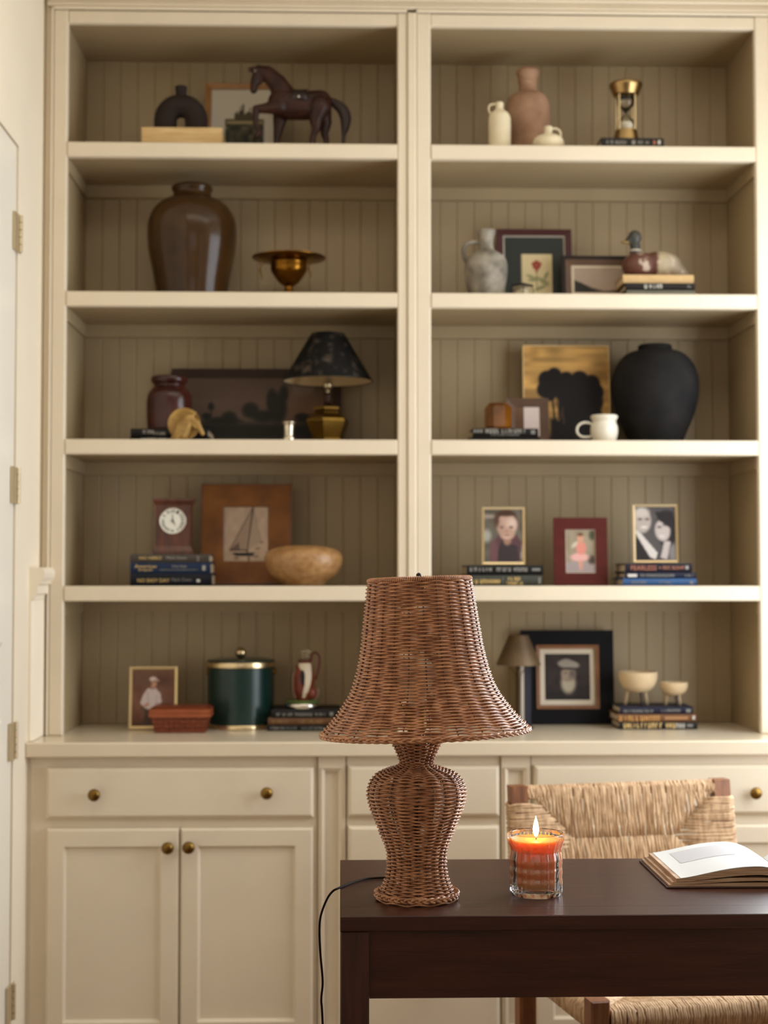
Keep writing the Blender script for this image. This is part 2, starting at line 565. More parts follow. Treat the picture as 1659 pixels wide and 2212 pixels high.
for y0, y1 in ((465, 545), (1010, 1088), (1560, 1640), (2125, 2203)):
    z1, z0 = W(37, y0, DY1).z, W(37, y1, DY1).z
    p = B(); p.box(WX - 0.003, WX + 0.003, DY1 - 0.042, DY1 - 0.002, z0, z1)
    p.box(WX, WX + 0.003, DY1 + 0.004, DY1 + 0.022, z0, z1)
    h = p.build('hinge', HM, door)
    p = B()
    n = 5; dz = (z1 - z0) / n
    for k in range(n):
        p.lathe([(0.0065, z0 + dz * k + 0.0008), (0.0065, z0 + dz * (k + 1) - 0.0008)], (WX + 0.004, DY1 + 0.001, 0), 12)
    p.build('knuckle', HM, h, smooth=True, auto=40)

# chair rail, fluted board below it
RY0, RY1 = 3.625, YF + 0.012
def extr_y(prof, y0, y1):
    b = B(); n = len(prof)
    b.add([(WX + x, y0, z) for x, z in prof] + [(WX + x, y1, z) for x, z in prof],
          [tuple(range(n)), tuple(range(2 * n - 1, n - 1, -1))] + [(n + k, n + (k + 1) % n, (k + 1) % n, k) for k in range(n)])
    return b
zr = W(90, 1226, 3.70).z
pr = [(0, 0), (0.030, 0), (0.036, -0.006), (0.038, -0.014), (0.036, -0.024), (0.029, -0.034), (0.029, -0.038), (0.021, -0.043), (0.021, -0.062), (0.014, -0.066), (0.014, -0.076), (0, -0.076)]
struct(extr_y([(x, zr + z) for x, z in pr], RY0, RY1).build('trim_1', WALL, loc=(WX, RY0, zr - 0.076)))
b = B(); b.box(WX, WX + 0.006, RY0, RY1, ZCT, zr - 0.076)
fl = struct(b.build('trim_2', WALL, loc=(WX, RY0, ZCT)))
n = 6; w = (RY1 - RY0) / n
for k in range(n):
    p = B()
    y0 = RY0 + k * w
    ring = [(0.006 + 0.008 * math.sin(math.pi * i / 8), y0 + w * (0.03 + 0.94 * i / 8)) for i in range(9)]
    z0, z1 = ZCT + 0.001, zr - 0.0765
    p.add([(WX + a, c, z0) for a, c in ring] + [(WX + a, c, z1) for a, c in ring],
          [tuple(range(8, -1, -1)), tuple(range(9, 18))] + [(i, i + 1, i + 10, i + 9) for i in range(8)] + [(8, 0, 9, 17)])
    p.build('reed', WALL, fl)

# ------------------------------------------------------------------ bookcase
def X(px, Y=YF): return W(px, 800, Y).x
ZTOP = W(829, 55, YF).z
SH = [W(829, y, YF).z for y in (311, 632, 950, 1266)]
TH = 32.5 * S(YF)
ZHEAD = W(829, 27, YF).z
ZCROWN = W(829, -60, YF).z
bays = [(141, 859, 110, 880, 'left of the twin built-in bookcases, holding the horse and brown jar', ),
        (931, 1637, 900, 1668, 'right of the twin built-in bookcases, holding the duck and black jar')]
for bi, (ox0, ox1, fx0, fx1, lab) in enumerate(bays):
    xo0, xo1, xf0, xf1 = X(ox0), X(ox1), X(fx0), X(fx1)
    T = thing('bookcase', 'cream painted built-in bookcase, ' + lab, 'bookcase', ((xo0 + xo1) / 2, YF, ZCT), 'twin built-in bookcases')
    def part(name, f, mat=PAINT, parent=None, **k):
        q = B(); f(q); return q.build(name, mat, parent or T, **k)
    xi0, xi1 = xo0 - 0.004, xo1 + 0.004
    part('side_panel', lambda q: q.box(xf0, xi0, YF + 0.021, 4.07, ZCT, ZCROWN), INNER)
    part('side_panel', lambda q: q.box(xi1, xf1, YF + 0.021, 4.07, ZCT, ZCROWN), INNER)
    part('stile', lambda q: q.cbox(xf0, xo0, YF, YF + 0.02, ZCT, ZHEAD, 0.003))
    part('stile', lambda q: q.cbox(xo1, xf1, YF, YF + 0.02, ZCT, ZHEAD, 0.003))
    part('top_rail', lambda q: q.cbox(xo0, xo1, YF + 0.002, YF + 0.02, ZTOP, ZHEAD, 0.003))
    part('bead', lambda q: q.cbox(xf0, xf1, YF - 0.006, YF + 0.001, ZHEAD, ZHEAD + 0.009, 0.003))
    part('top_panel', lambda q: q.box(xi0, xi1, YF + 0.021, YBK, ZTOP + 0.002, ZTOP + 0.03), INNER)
    for z in SH:
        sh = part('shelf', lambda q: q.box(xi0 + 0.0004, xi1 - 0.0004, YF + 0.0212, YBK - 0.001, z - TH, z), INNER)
        part('shelf_nosing', lambda q: q.cbox(xo0 + 0.0006, xo1 - 0.0006, YF - 0.001, YF + 0.021, z - TH, z, 0.0025), PAINT, sh)
        ch, ct = 27 * S(YBK), 0.017
        zt = z - TH - 0.0003
        c = lambda q, y0, y1, x0, x1: q.add(
            [(x0, y0, zt - ch), (x1, y0, zt - ch), (x1, y1, zt - ch), (x0, y1, zt - ch), (x0, y0, zt), (x1, y0, zt), (x1, y1, zt), (x0, y1, zt)],
            [(0, 3, 2, 1), (4, 5, 6, 7), (0, 1, 5, 4), (1, 2, 6, 5), (2, 3, 7, 6), (3, 0, 4, 7)])
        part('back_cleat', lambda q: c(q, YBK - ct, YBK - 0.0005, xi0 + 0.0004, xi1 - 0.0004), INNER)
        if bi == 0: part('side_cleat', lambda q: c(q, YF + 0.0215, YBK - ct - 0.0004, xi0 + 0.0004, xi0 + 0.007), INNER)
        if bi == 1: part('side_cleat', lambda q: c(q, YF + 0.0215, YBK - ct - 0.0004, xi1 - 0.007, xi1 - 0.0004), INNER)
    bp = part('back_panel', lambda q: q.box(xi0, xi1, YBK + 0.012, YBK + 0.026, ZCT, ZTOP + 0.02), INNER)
    pw = 36.5 * S(YBK); npl = max(1, round((xi1 - xi0) / pw)); pw = (xi1 - xi0) / npl
    me = None
    for k in range(npl):
        if me is None:
            q = B(); h0, h1 = ZCT + 0.0005, ZTOP + 0.0015
            x0, x1 = xi0, xi0 + pw
            e, g = 0.0018, 0.0002
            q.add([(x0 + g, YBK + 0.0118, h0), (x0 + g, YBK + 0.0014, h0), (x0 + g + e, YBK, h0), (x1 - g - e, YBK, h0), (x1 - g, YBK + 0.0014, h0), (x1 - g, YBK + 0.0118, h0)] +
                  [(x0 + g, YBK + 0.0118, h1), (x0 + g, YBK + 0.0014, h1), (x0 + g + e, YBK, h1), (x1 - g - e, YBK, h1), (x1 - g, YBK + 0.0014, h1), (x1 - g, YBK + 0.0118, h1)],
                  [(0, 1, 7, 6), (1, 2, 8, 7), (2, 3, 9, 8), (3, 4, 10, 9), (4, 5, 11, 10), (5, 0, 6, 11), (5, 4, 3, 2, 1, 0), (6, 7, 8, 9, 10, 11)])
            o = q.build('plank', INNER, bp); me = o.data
        else:
            o = bpy.data.objects.new('plank', me); COL.objects.link(o); o.parent = bp
            o.location.x = pw * k
# batten between the bays, outer casings, crown
b = B(); b.cbox(X(880.5), X(899.5), YF - 0.005, 4.07, ZCT, ZHEAD, 0.003)
struct(b.build('trim_3', PAINT, loc=(X(890), YF, ZCT)))
b = B(); b.cbox(WX + 0.0005, X(109.5), YF + 0.012, 4.07, ZCT, ZCROWN, 0.003)
b.cbox(X(109.5) - 0.005, X(109.5), YF - 0.004, YF + 0.013, ZCT, ZHEAD + 0.009, 0.002)
struct(b.build('trim_4', PAINT, loc=(X(103), YF, ZCT)))
b = B(); b.cbox(X(1668.5), 1.13, YF + 0.004, 4.07, ZCT, ZCROWN, 0.003)
struct(b.build('trim_5', PAINT, loc=(1.06, YF, ZCT)))
b = B()
for y0, y1, d in ((19, 26.5, -0.002), (12, 19, 0.006), (5, 12, 0.003), (-4, 5, 0.012), (-20, -4, 0.02), (-60, -20, 0.035)):
    b.cbox(X(97), 1.13, YF - d, YF + 0.02, W(829, y1, YF).z + (0.009 if y1 == 26.5 else 0), W(829, y0, YF).z, 0.002)
struct(b.build('trim_6', PAINT, loc=(0.3, YF, ZHEAD)))

# counter top and base cabinets
def XB(px): return W(px, 1700, YB).x
def ZB(py): return W(829, py, YB).z
b = B(); b.cbox(WX + 0.0005, 1.129, YC, 4.07, ZCT - 32 * S(YC), ZCT - 0.0005, 0.003)
tag(b.build('countertop', COUNTER, loc=(0.2, YC, ZCT - 0.036)), 'long cream painted countertop running under both bookcases', 'countertop')
ZU = ZCT - 32 * S(YC) - 0.0005
KNOB = [(0.004, 0), (0.004, 0.012), (0.006, 0.014), (0.0125, 0.017), (0.0145, 0.022), (0.0125, 0.027), (0.006, 0.030), (0.0005, 0.0305)]
def knob(px, py, parent):
    p = W(px, py, YB - 0.019)
    q = B(); q.lathe(KNOB, (p.x, YB - 0.019, p.z), 20, 'y')
    q.build('knob', BRASSD, parent, smooth=True)
def cabinet(x0, x1, label):
    T = thing('base_cabinet', label, 'cabinet', ((XB(x0) + XB(x1)) / 2, YB, 0))
    q = B(); q.box(XB(x0), XB(x1), YB + 0.0005, 4.07, 0.09, ZU); q.box(XB(x0), XB(x1), YB + 0.06, 4.07, 0.0, 0.09)
    q.build('body', PAINT, T)
    return T
def drawer(T, x0, x1, y0, y1, knobs):
    q = B()
    X0, X1, Z0, Z1 = XB(x0), XB(x1), ZB(y1), ZB(y0)
    q.cbox(X0, X1, YB - 0.019, YB, Z0, Z1, 0.007)
    d = q.build('drawer', PAINT, T)
    for k in knobs:
        knob(*k, d)
def cdoor(T, x0, x1, y0, y1, knobs):
    X0, X1, Z0, Z1 = XB(x0), XB(x1), ZB(y1), ZB(y0)
    bw = 37 * S(YB)
    q = B(); q.ring(X0 + 0.005, X1 - 0.005, Z0 + 0.005, Z1 - 0.005, bw - 0.005, YB - 0.019, YB - 0.001)
    q.ring(X0, X1, Z0, Z1, 0.0049, YB - 0.013, YB - 0.001, yi=YB - 0.019)
    d = q.build('door', PAINT, T)
    q = B(); q.ring(X0 + bw, X1 - bw, Z0 + bw, Z1 - bw, 0.006, YB - 0.018, YB - 0.003, yi=YB - 0.010)
    q.box(X0 + bw + 0.006, X1 - bw - 0.006, YB - 0.010, YB - 0.003, Z0 + bw + 0.006, Z1 - bw - 0.006)
    q.build('panel', PAINT, d)
    for k in knobs:
        knob(*k, d)
def pilaster(x0, x1, label):
    X0, X1 = XB(x0), XB(x1)
    T = thing('pilaster', label, 'pilaster', ((X0 + X1) / 2, YB, 0), 'panelled pilasters between the cabinets')
    q = B(); q.box(X0 + 0.0005, X1 - 0.0005, YB + 0.004, 4.07, 0.0, ZU)
    q.build('body', PAINT, T)
    q = B(); q.box(X0 + 0.002, X1 - 0.002, YB - 0.006, YB + 0.0038, 0.09, ZB(2222)); q.box(X0 + 0.002, X1 - 0.002, YB - 0.006, YB + 0.0038, ZB(1658), ZU - 0.001)
    q.box(X0 + 0.002, XB(x0 + 9), YB - 0.006, YB + 0.0038, ZB(2222), ZB(1658)); q.box(XB(x1 - 10), X1 - 0.002, YB - 0.006, YB + 0.0038, ZB(2222), ZB(1658))
    q.build('face_frame', PAINT, T)
    q = B(); q.ring(XB(x0 + 9), XB(x1 - 10), ZB(2222), ZB(1658), 0.008, YB - 0.011, YB + 0.003, yi=YB - 0.004)
    q.build('moulding', PAINT, T)
c1 = cabinet(66, 685, 'cream base cabinet with a two-knob drawer over a pair of doors')
drawer(c1, 103, 678, 1655, 1763, [(206, 1715), (577, 1711)])
cdoor(c1, 104, 389, 1785, 2238, [(364, 1829)])
cdoor(c1, 392, 677, 1785, 2238, [(409, 1828)])
pilaster(686, 748, 'narrow panelled pilaster left of the drawer stack behind the wicker lamp')
c2 = cabinet(749, 1080, 'cream drawer stack cabinet standing behind the wicker lamp')
for y0, y1 in ((1653, 1762), (1782, 1992), (2012, 2238)):
    drawer(c2, 752, 1077, y0, y1, [(915, (y0 + y1) / 2)])
pilaster(1081, 1147, 'narrow panelled pilaster behind the candle and the chair')
c3 = cabinet(1148, 1762, 'cream base cabinet behind the rush chair, drawer over doors')
drawer(c3, 1153, 1728, 1653, 1760, [(1258, 1709), (1628, 1711)])
cdoor(c3, 1154, 1439, 1783, 2238, [(1414, 1828)])
cdoor(c3, 1442, 1727, 1783, 2238, [(1460, 1828)])
b = B(); b.box(XB(1762) + 0.0005, 1.129, YB + 0.002, 4.07, 0, ZU)
struct(b.build('trim_7', PAINT, loc=(1.1, YB, 0)))
b = B(); b.box(WX + 0.0005, XB(66) - 0.0005, YB + 0.002, 4.07, 0, ZU)
struct(b.build('trim_8', PAINT, loc=(WX, YB, 0)))

#@@OBJECTS
# ------------------------------------------------------------------ generic shelf things
ZS = SH + [ZCT]
def vessel(name, label, cat, cx, Y, zb, pts, mat, sub=5, seg=56, rim=None, depth=0.05, smooth=True, auto=None, parts=None, a0=0.0):
    """a lathed thing at pixel column cx; pts: (half width px, py) from the base up"""
    mid = [p for _, p in pts if p is not None]
    x = W(cx, sum(mid) / len(mid), Y).x
    pr = prof_px(cx, Y, zb, pts, sub)
    if rim:
        pr = inner(pr, rim, depth)
    pr = [(0.0005, pr[0][1] + 0.0004)] + [(pr[0][0], pr[0][1] + 0.0004)] + pr[1:]
    T = thing(name, label, cat, (x, Y, zb)) if parts else None
    q = B(); q.lathe(pr, (x, Y, zb), seg, a0=a0)
    if T:
        q.build(parts, mat, T, smooth=smooth, auto=auto)
        return T
    o = q.build(name, mat, None, smooth=smooth, auto=auto, loc=(x, Y, zb))
    return tag(o, label, cat)

def book_stack(items, Yf, zb, depth, group):
    """items from the top: dict(y=top pixel row, x0, x1, col, label, marks, dy)"""
    tops = [W((it['x0'] + it['x1']) / 2, it['y'], Yf).z for it in items]
    bots = tops[1:] + [zb]
    for it, z1, z0 in zip(items, tops, bots):
        Y = Yf + it.get('dy', 0)
        x0, x1 = W(it['x0'], it['y'], Y).x, W(it['x1'], it['y'], Y).x
        zz0, h = z0 + 0.0003, z1 - z0 - 0.0004
        w = x1 - x0; d = it.get('depth', depth); t = min(0.0026, h * 0.2)
        T = thing('book', it['label'], 'book', ((x0 + x1) / 2, Y, zz0), group, (0, 0, R(it.get('rot', 0))))
        cm = M('cover_%d_%d_%d' % it['col'], it['col'], it.get('rough', 0.5), var=0.06, scale=60, spec=0.2)
        q = B()
        hw = w / 2
        n = 6                                             # rounded spine joined to two boards
        out = [(d, 0), ] + [(0.004 - 0.004 * math.sin(math.pi * k / n), h * k / n) for k in range(n + 1)] + [(d, h)]
        inn = [(d, h - t)] + [(0.004 + t, h - t), (0.004 + t, t)] + [(d, t)]
        poly = out + inn
        m = len(poly)
        q.add([(-hw, y, z) for y, z in poly] + [(hw, y, z) for y, z in poly],
              [tuple(range(m)), tuple(range(2 * m - 1, m - 1, -1))] + [(m + k, m + (k + 1) % m, (k + 1) % m, k) for k in range(m)])
        cv = q.build('cover', cm, T, world=False)
        q = B(); q.box(-hw + 0.003, hw - 0.003, 0.004 + t + 0.0002, d - 0.004, t + 0.0001, h - t - 0.0001)
        q.build('page_block', PAGES, T, world=False)
        groups = {}
        for kind, txt, a, c, f0, f1, lm in it.get('marks', []):
            bb = groups.setdefault(lm.name, (B(), lm))[0]
            X0, X1 = W(a, it['y'], Y).x - (x0 + x1) / 2, W(c, it['y'], Y).x - (x0 + x1) / 2
            if kind == 't':
                put_text(bb, txt, X0, X1, h * f0, h * f1, -0.0004)
            elif kind == 's':
                scribble(bb, X0, X1, h * f0, h * f1, -0.0004)
            else:
                bb.add([(X0, -0.0004, h * f0), (X1, -0.0004, h * f0), (X1, -0.0004, h * f1), (X0, -0.0004, h * f1)], [(0, 1, 2, 3)])
        for bb, lm in groups.values():
            bb.build('lettering', lm, cv, world=False)

def pic_frame(name, label, x0, x1, ytop, Yb, zb, tilt, rings, pic, cat='picture frame', th=0.018, easel=False, rotz=0.0, base=(128, 120, 110), picname='picture', group=None, n=70):
    """rings: (part name, width px, material, front offset, inner offset) from the outside in; pic(Pic) paints"""
    cx = (x0 + x1) / 2
    w = (x1 - x0) * S(Yb)
    H = W(cx, ytop, Yb).z - zb
    for _ in range(4):
        H = (W(cx, ytop, Yb + H * math.sin(R(tilt))).z - zb) / math.cos(R(tilt))
    T = thing(name, label, cat, (W(cx, ytop + 60, Yb).x, Yb, zb + th * math.sin(R(tilt)) * 0.0 + 0.0004), group, (-R(tilt), 0, R(rotz)))
    a, z0, c, z1 = -w / 2, 0.0, w / 2, H
    for nm, bw, mat, yo, yi in rings:
        k = bw * S(Yb)
        q = B(); q.ring(a, c, z0, z1, k, -th + yo, 0.0, yi=-th + yi)
        q.build(nm, mat, T, world=False)
        a += k; c -= k; z0 += k; z1 -= k
        last = yi
    p = Pic(c - a, z1 - z0, base, n)
    pic(p)
    p.mesh(picname, a, c, z0, z1, -th + last + 0.0015, T)
    q = B(); q.box(-w / 2 + 0.002, w / 2 - 0.002, 0.0002, 0.0025, 0.002, H - 0.002)
    q.build('back_board', BLACKM, T, world=False)
    if easel:
        q = B(); t = R(tilt)
        zt = H * 0.6
        yb = H * 0.33
        zf = yb * math.tan(t)                # the floor rises in the tilted frame
        q.add([(-0.012, 0.003, zt), (0.012, 0.003, zt), (0.018, yb, zf), (-0.018, yb, zf), (-0.012, 0.006, zt), (0.012, 0.006, zt), (0.018, yb + 0.003, zf), (-0.018, yb + 0.003, zf)],
              [(0, 1, 2, 3), (7, 6, 5, 4), (0, 4, 5, 1), (1, 5, 6, 2), (2, 6, 7, 3), (3, 7, 4, 0)])
        q.build('easel_leg', BLACKM, T, world=False)
    return T

def handle(px_pts, Y, r, mat, parent, name='handle', sides=8, flat=1.0, sub=6, dy=None):
    q = B()
    pts = [W(x, y, Y) for x, y in px_pts]
    q.tube(cat_rom([tuple(p) for p in pts], sub), r, sides, flat=flat)
    return q.build(name, mat, parent, smooth=True)

# ================================================================== row 1, left bay
z = ZS[0]
Y = 3.84
BEECH = M('pale_beech', (226, 196, 142), 0.6, rgb2=(206, 170, 114), scale=8, stretch=(1.5, 20, 20))
zt = W(392, 283.5, Y).z
b = B(); x0, x1 = W(306, 290, Y - 0.03).x, W(480, 290, Y - 0.03).x
b.cbox(x0, x1, Y - 0.035, Y + 0.09, z + 0.0003, zt, 0.0015)
tag(b.build('wooden_block', BEECH, loc=((x0 + x1) / 2, Y, z)), 'pale wooden block lying under the dark arched vase', 'block')
T = thing('arch_vase', 'dark brown ribbed ceramic vase shaped like an arch with a neck', 'vase', (W(391, 250, Y + 0.02).x, Y + 0.02, zt))
YV = Y + 0.02; k = S(YV)
cx = W(391, 250, YV).x
zb0 = zt + 0.0003
rt = 25 * k; ra = 33.5 * k
zc = W(391, 262, YV).z
pts, rad = [], []
for i in range(5):
    pts.append((cx - ra, YV, zb0 + (zc - zb0) * i / 4))
for i in range(1, 24):
    a = math.pi * (1 - i / 24)
    pts.append((cx + ra * math.cos(a), YV, zc + ra * math.sin(a)))
for i in range(5):
    pts.append((cx + ra, YV, zc + (zb0 - zc) * i / 4))
VM = M('ribbed_dark_clay', (44, 35, 32), 0.8, var=0.15, scale=30, spec=0.2, bump=0.5, bscale=26, stretch=(0.5, 0.5, 8))
q = B(); q.tube(pts, rt, 20); q.build('body', VM, T, smooth=True, auto=50)
q = B(); q.lathe(inner([(12.5 * k, zc + ra), (12.2 * k, W(391, 200, YV).z), (13.5 * k, W(391, 188, YV).z)], 0.003, 0.015), (cx, YV, 0), 28)
q.build('neck', VM, T, smooth=True, auto=50)

def castle(p):
    p.rect(0.22, 0.83, -0.1, 0.57, (74, 70, 54))
    p.c = np.where(((p.u > 0.22) & (p.u < 0.83) & (p.v < 0.57))[..., None], p.c * (0.55 + 0.9 * vnoise(p.u, p.v, 16, 3))[..., None], p.c)
    p.rect(0.24, 0.81, 0.50, 0.545, (150, 138, 100))
    for cx_, h_ in ((0.40, 0.72), (0.46, 0.77), (0.50, 0.83), (0.57, 0.72), (0.61, 0.75)):
        p.poly([(cx_ - 0.025, 0.55), (cx_ + 0.025, 0.55), (cx_ + 0.022, h_ - 0.1), (cx_, h_), (cx_ - 0.022, h_ - 0.1)], (72, 64, 48))
    p.rect(0.36, 0.68, 0.55, 0.65, (80, 72, 54))
pic_frame('picture_frame', 'gold framed castle print leaning behind the dark horse figurine', 443, 606, 187, 3.955, z, 9,
          [('frame', 11, M('gold_brown_wood', (150, 100, 36), 0.35, var=0.15, scale=40), 0, 0.004), ('mat_board', 1.5, M('mat_shadow', (160, 150, 130), 0.8), 0.008, 0.008)], castle, base=(202, 194, 178))

# leather horse
YH = 3.845; k = S(YH)
HZ = [430, 120, 4.88]
def hp(zx, zy, dy=0.0):
    p = W(HZ[0] + zx / HZ[2], HZ[1] + zy / HZ[2], YH); p.y += dy; return p
HO = hp(1000, 900); HO.z = z
T = thing('horse_figurine', 'dark brown leather horse figurine with one foreleg raised', 'figurine', HO)
LEA = M('dark_leather', (64, 32, 21), 0.45, rgb2=(32, 14, 10), spec=0.3, scale=28, bump=0.25, bscale=160, lo=0.3, hi=0.75)
q = B()
u = 1 / HZ[2]                                   # zoomed pixels -> pixels
def cp(a, ra_, c_, rc_, dy0=0.0, dy1=None):
    q.caps(hp(*a, dy0), ra_ * u * k, hp(*c_, dy0 if dy1 is None else dy1), rc_ * u * k)
cp((950, 545), 138, (1130, 545), 140); cp((880, 500), 158, (1060, 520), 148); cp((1060, 520), 140, (1270, 500), 138)
cp((900, 430), 130, (830, 300), 105); cp((830, 300), 105, (720, 190), 85); cp((720, 190), 85, (630, 160), 62)
cp((630, 165), 62, (590, 270), 48); cp((590, 270), 48, (575, 365), 40)
cp((650, 240), 45, (640, 280), 30)
cp((575, 150), 26, (515, 150), 8, 0.010); cp((575, 150), 26, (515, 150), 8, -0.010)
dl = 22 * k
for (zz, sgn) in ((0, -1),):
    cp((850, 560), 92, (700, 580), 56, -dl * 0.7); cp((700, 580), 56, (605, 585), 42, -dl * 0.7)
    cp((600, 590), 40, (600, 740), 30, -dl * 0.7); cp((600, 740), 24, (640, 830), 30, -dl * 0.7); cp((640, 830), 30, (610, 872), 34, -dl * 0.7)
cp((860, 590), 90, (835, 740), 56, dl * 0.7); cp((835, 740), 56, (815, 860), 36, dl * 0.7)
cp((1275, 560), 120, (1235, 690), 76, -dl * 0.7); cp((1235, 690), 76, (1235, 790), 48, -dl * 0.7); cp((1235, 790), 48, (1205, 870), 30, -dl * 0.7)
cp((1290, 570), 115, (1330, 680), 72, dl * 0.7); cp((1330, 680), 72, (1320, 800), 44, dl * 0.7); cp((1320, 800), 44, (1340, 870), 32, dl * 0.7)
for a, dy in (((815, 860), dl * 0.7), ((1205, 870), -dl * 0.7), ((1340, 870), dl * 0.7)):
    p = hp(*a, dy); q.caps(p, 30 * u * k, (p.x - 0.003, p.y, z + 0.012), 36 * u * k); q.box(p.x - 0.009, p.x + 0.006, p.y - 0.007, p.y + 0.007, z + 0.0005, z + 0.014)
blob(q, 'body', LEA, T, 0.0022, 5)
q = B()
tl = [hp(1370, 470), hp(1440, 510), hp(1510, 570), hp(1545, 660), hp(1540, 760), hp(1525, 850)]
tl.append(Vector((hp(1515, 930).x, YH, z + 0.002)))
q.tube(cat_rom([tuple(p) for p in tl], 4), [0.008 + 0.0022 * math.sin(math.pi * min(1, i / 20)) * 3 - 0.0045 * max(0, (i - 12) / 12) for i in range(25)], 10)
q.build('tail', M('dark_horsehair', (40, 24, 18), 0.6, var=0.2, scale=60, stretch=(8, 8, 1)), T, smooth=True)
c0 = hp(1060, 520)
q = B()
rs = 154 * u * k
gv = []
for i in range(13):
    a = math.pi * (0.02 + 0.96 * i / 12)
    for xx in np.linspace(-17, 17, 5):
        gv.append((c0.x + xx * k, c0.y + math.cos(a) * rs * 1.01, c0.z + math.sin(a) * rs * 1.02 + abs(xx) * k * 0.12))
n0 = len(gv)
gv += [(x_, c0.y + (y_ - c0.y) * 0.9, c0.z + (z_ - c0.z) * 0.9) for x_, y_, z_ in gv]
gf = []
for i in range(12):
    for j in range(4):
        a = i * 5 + j
        gf += [(a, a + 1, a + 6, a + 5), (n0 + a + 5, n0 + a + 6, n0 + a + 1, n0 + a)]
for i in range(12):
    gf += [(i * 5, i * 5 + 5, n0 + i * 5 + 5, n0 + i * 5), (i * 5 + 4, n0 + i * 5 + 4, n0 + i * 5 + 9, i * 5 + 9)]
for j in range(4):
    gf += [(j, n0 + j, n0 + j + 1, j + 1), (60 + j, 61 + j, n0 + 61 + j, n0 + 60 + j)]
q.add(gv, gf)
sd = q.build('saddle', M('black_leather', (34, 20, 16), 0.4), T, smooth=True)
p = hp(1055, 478); q = B(); q.ell((p.x, YH - rs * 1.0, p.z), (0.003, 0.002, 0.003)); q.build('stud', SILVER, sd, smooth=True)
for sgn in (-1, 1):
    p = hp(592, 178); q = B(); q.ell((p.x, YH + sgn * 50 * u * k, p.z), (0.0025, 0.002, 0.0025)); q.build('eye', M('eye_bead', (150, 140, 126), 0.2), T, smooth=True)

# ================================================================== row 1, right bay
STONE = M('dusty_stoneware', (176, 140, 112), 0.85, rgb2=(134, 98, 74), scale=16, bump=0.25, bscale=60, lo=0.3, hi=0.7)
vessel('stoneware_bottle', 'tall dusty tan stoneware bottle with a banded neck and flared mouth', 'bottle', 1140, 3.905, z,
       [(46, None), (48, 330), (49, 300), (49, 260), (47, 230), (41, 212), (30, 204), (21, 200), (20, 198), (19.5, 185), (20.5, 179.5), (21.5, 179), (21.5, 176), (20.5, 175.5), (21.5, 168), (25, 160), (25, 155), (21, 150.5)], STONE, sub=3, rim=0.006, depth=0.03)
CER = M('matte_white_ceramic', (222, 208, 176), 0.7, var=0.05, scale=20, bump=0.05)
T = vessel('white_jug', 'tall white ceramic jug with a small ring handle, beside the tan bottle', 'jug', 1079, 3.815, z,
           [(22, None), (24.5, 318), (24.5, 300), (24.5, 265), (23, 252), (17, 243), (10, 238), (8.5, 234), (8.5, 228), (9, 224), (8, 222)], CER, rim=0.003, depth=0.02, parts='body', sub=4)
handle([(1072, 226), (1064, 225), (1057, 229), (1056, 238), (1060, 247)], 3.815, 0.0028, CER, T)
T = vessel('white_jug', 'small squat round white ceramic jug with a ring handle, in front of the tan bottle', 'jug', 1184.5, 3.80, z,
           [(24, None), (31, 319), (34, 311), (31, 301), (22, 294.5), (11, 291.5), (8.8, 289), (8.5, 280), (9, 276), (8, 274)], CER, rim=0.003, depth=0.015, parts='body', sub=4)
handle([(1190, 279), (1199, 277.5), (1208, 282), (1211, 290), (1209, 299)], 3.80, 0.0028, CER, T)

book_stack([dict(y=297, x0=1299, x1=1434, col=(38, 36, 36), label='thin black book lying flat under the brass hourglass', dy=0,
                 marks=[('s', '', 1310, 1355, 0.5, 0.78, LETTER_S), ('s', '', 1378, 1403, 0.52, 0.76, LETTER_S), ('b', '', 1365, 1372, 0.5, 0.8, LETTER_S), ('b', '', 1411, 1416, 0.5, 0.8, LETTER_O), ('b', '', 1421, 1427, 0.52, 0.82, LETTER_W)])],
           3.80, z, 0.15, 'books lying flat on the shelves')
ztb = W(1366, 297, 3.80).z
YG = 3.865; xg = W(1352, 240, YG).x; k = S(YG)
T = thing('hourglass', 'brass hourglass with white sand standing on a thin black book', 'hourglass', (xg, YG, ztb))
def zz(py): return W(1352, py, YG).z
q = B(); q.lathe(cat_rom([(25 * k, zz(209)), (28 * k, zz(207)), (30 * k, zz(202)), (34 * k, zz(192)), (36 * k, zz(187)), (35.5 * k, zz(183)), (30 * k, zz(180)), (0.0005, zz(179))], 3), (xg, YG, 0), 36)
q.build('top_plate', BRASS, T, smooth=True, auto=45)
q = B(); q.lathe([(0.0005, ztb + 0.0004), (31 * k, ztb + 0.0004), (30 * k, ztb + 0.004), (25 * k, zz(289)), (24 * k, zz(283)), (0.0005, zz(283))], (xg, YG, 0), 36)
q.build('base_plate', BRASS, T, smooth=True, auto=45)
for a in (45, 135, 225, 315):
    q = B(); q.lathe([(0.0022, zz(284)), (0.0022, zz(207))], (xg + 24.5 * k * math.cos(R(a)) * 1.0, YG + 24.5 * k * math.sin(R(a)), 0), 10)
    q.build('rod', GOLD, T, smooth=True, auto=45)
q = B(); q.lathe(cat_rom([(17 * k, zz(282)), (19 * k, zz(272)), (17 * k, zz(262)), (8 * k, zz(252)), (2.5 * k, zz(245)), (8 * k, zz(238)), (17 * k, zz(228)), (19 * k, zz(218)), (17 * k, zz(209))], 4), (xg, YG, 0), 32)
gb = q.build('glass_bulb', glass_mat('clear_glass', (0.97, 0.97, 0.95), 1.0), T, smooth=True)
q = B(); q.lathe(cat_rom([(16 * k, zz(282)), (17.5 * k, zz(274)), (15 * k, zz(267)), (8 * k, zz(263.5)), (0.0005, zz(262.5))], 4), (xg, YG, 0), 32)
q.build('sand', M('white_sand', (238, 230, 212), 0.9, bump=0.1), T, smooth=True)

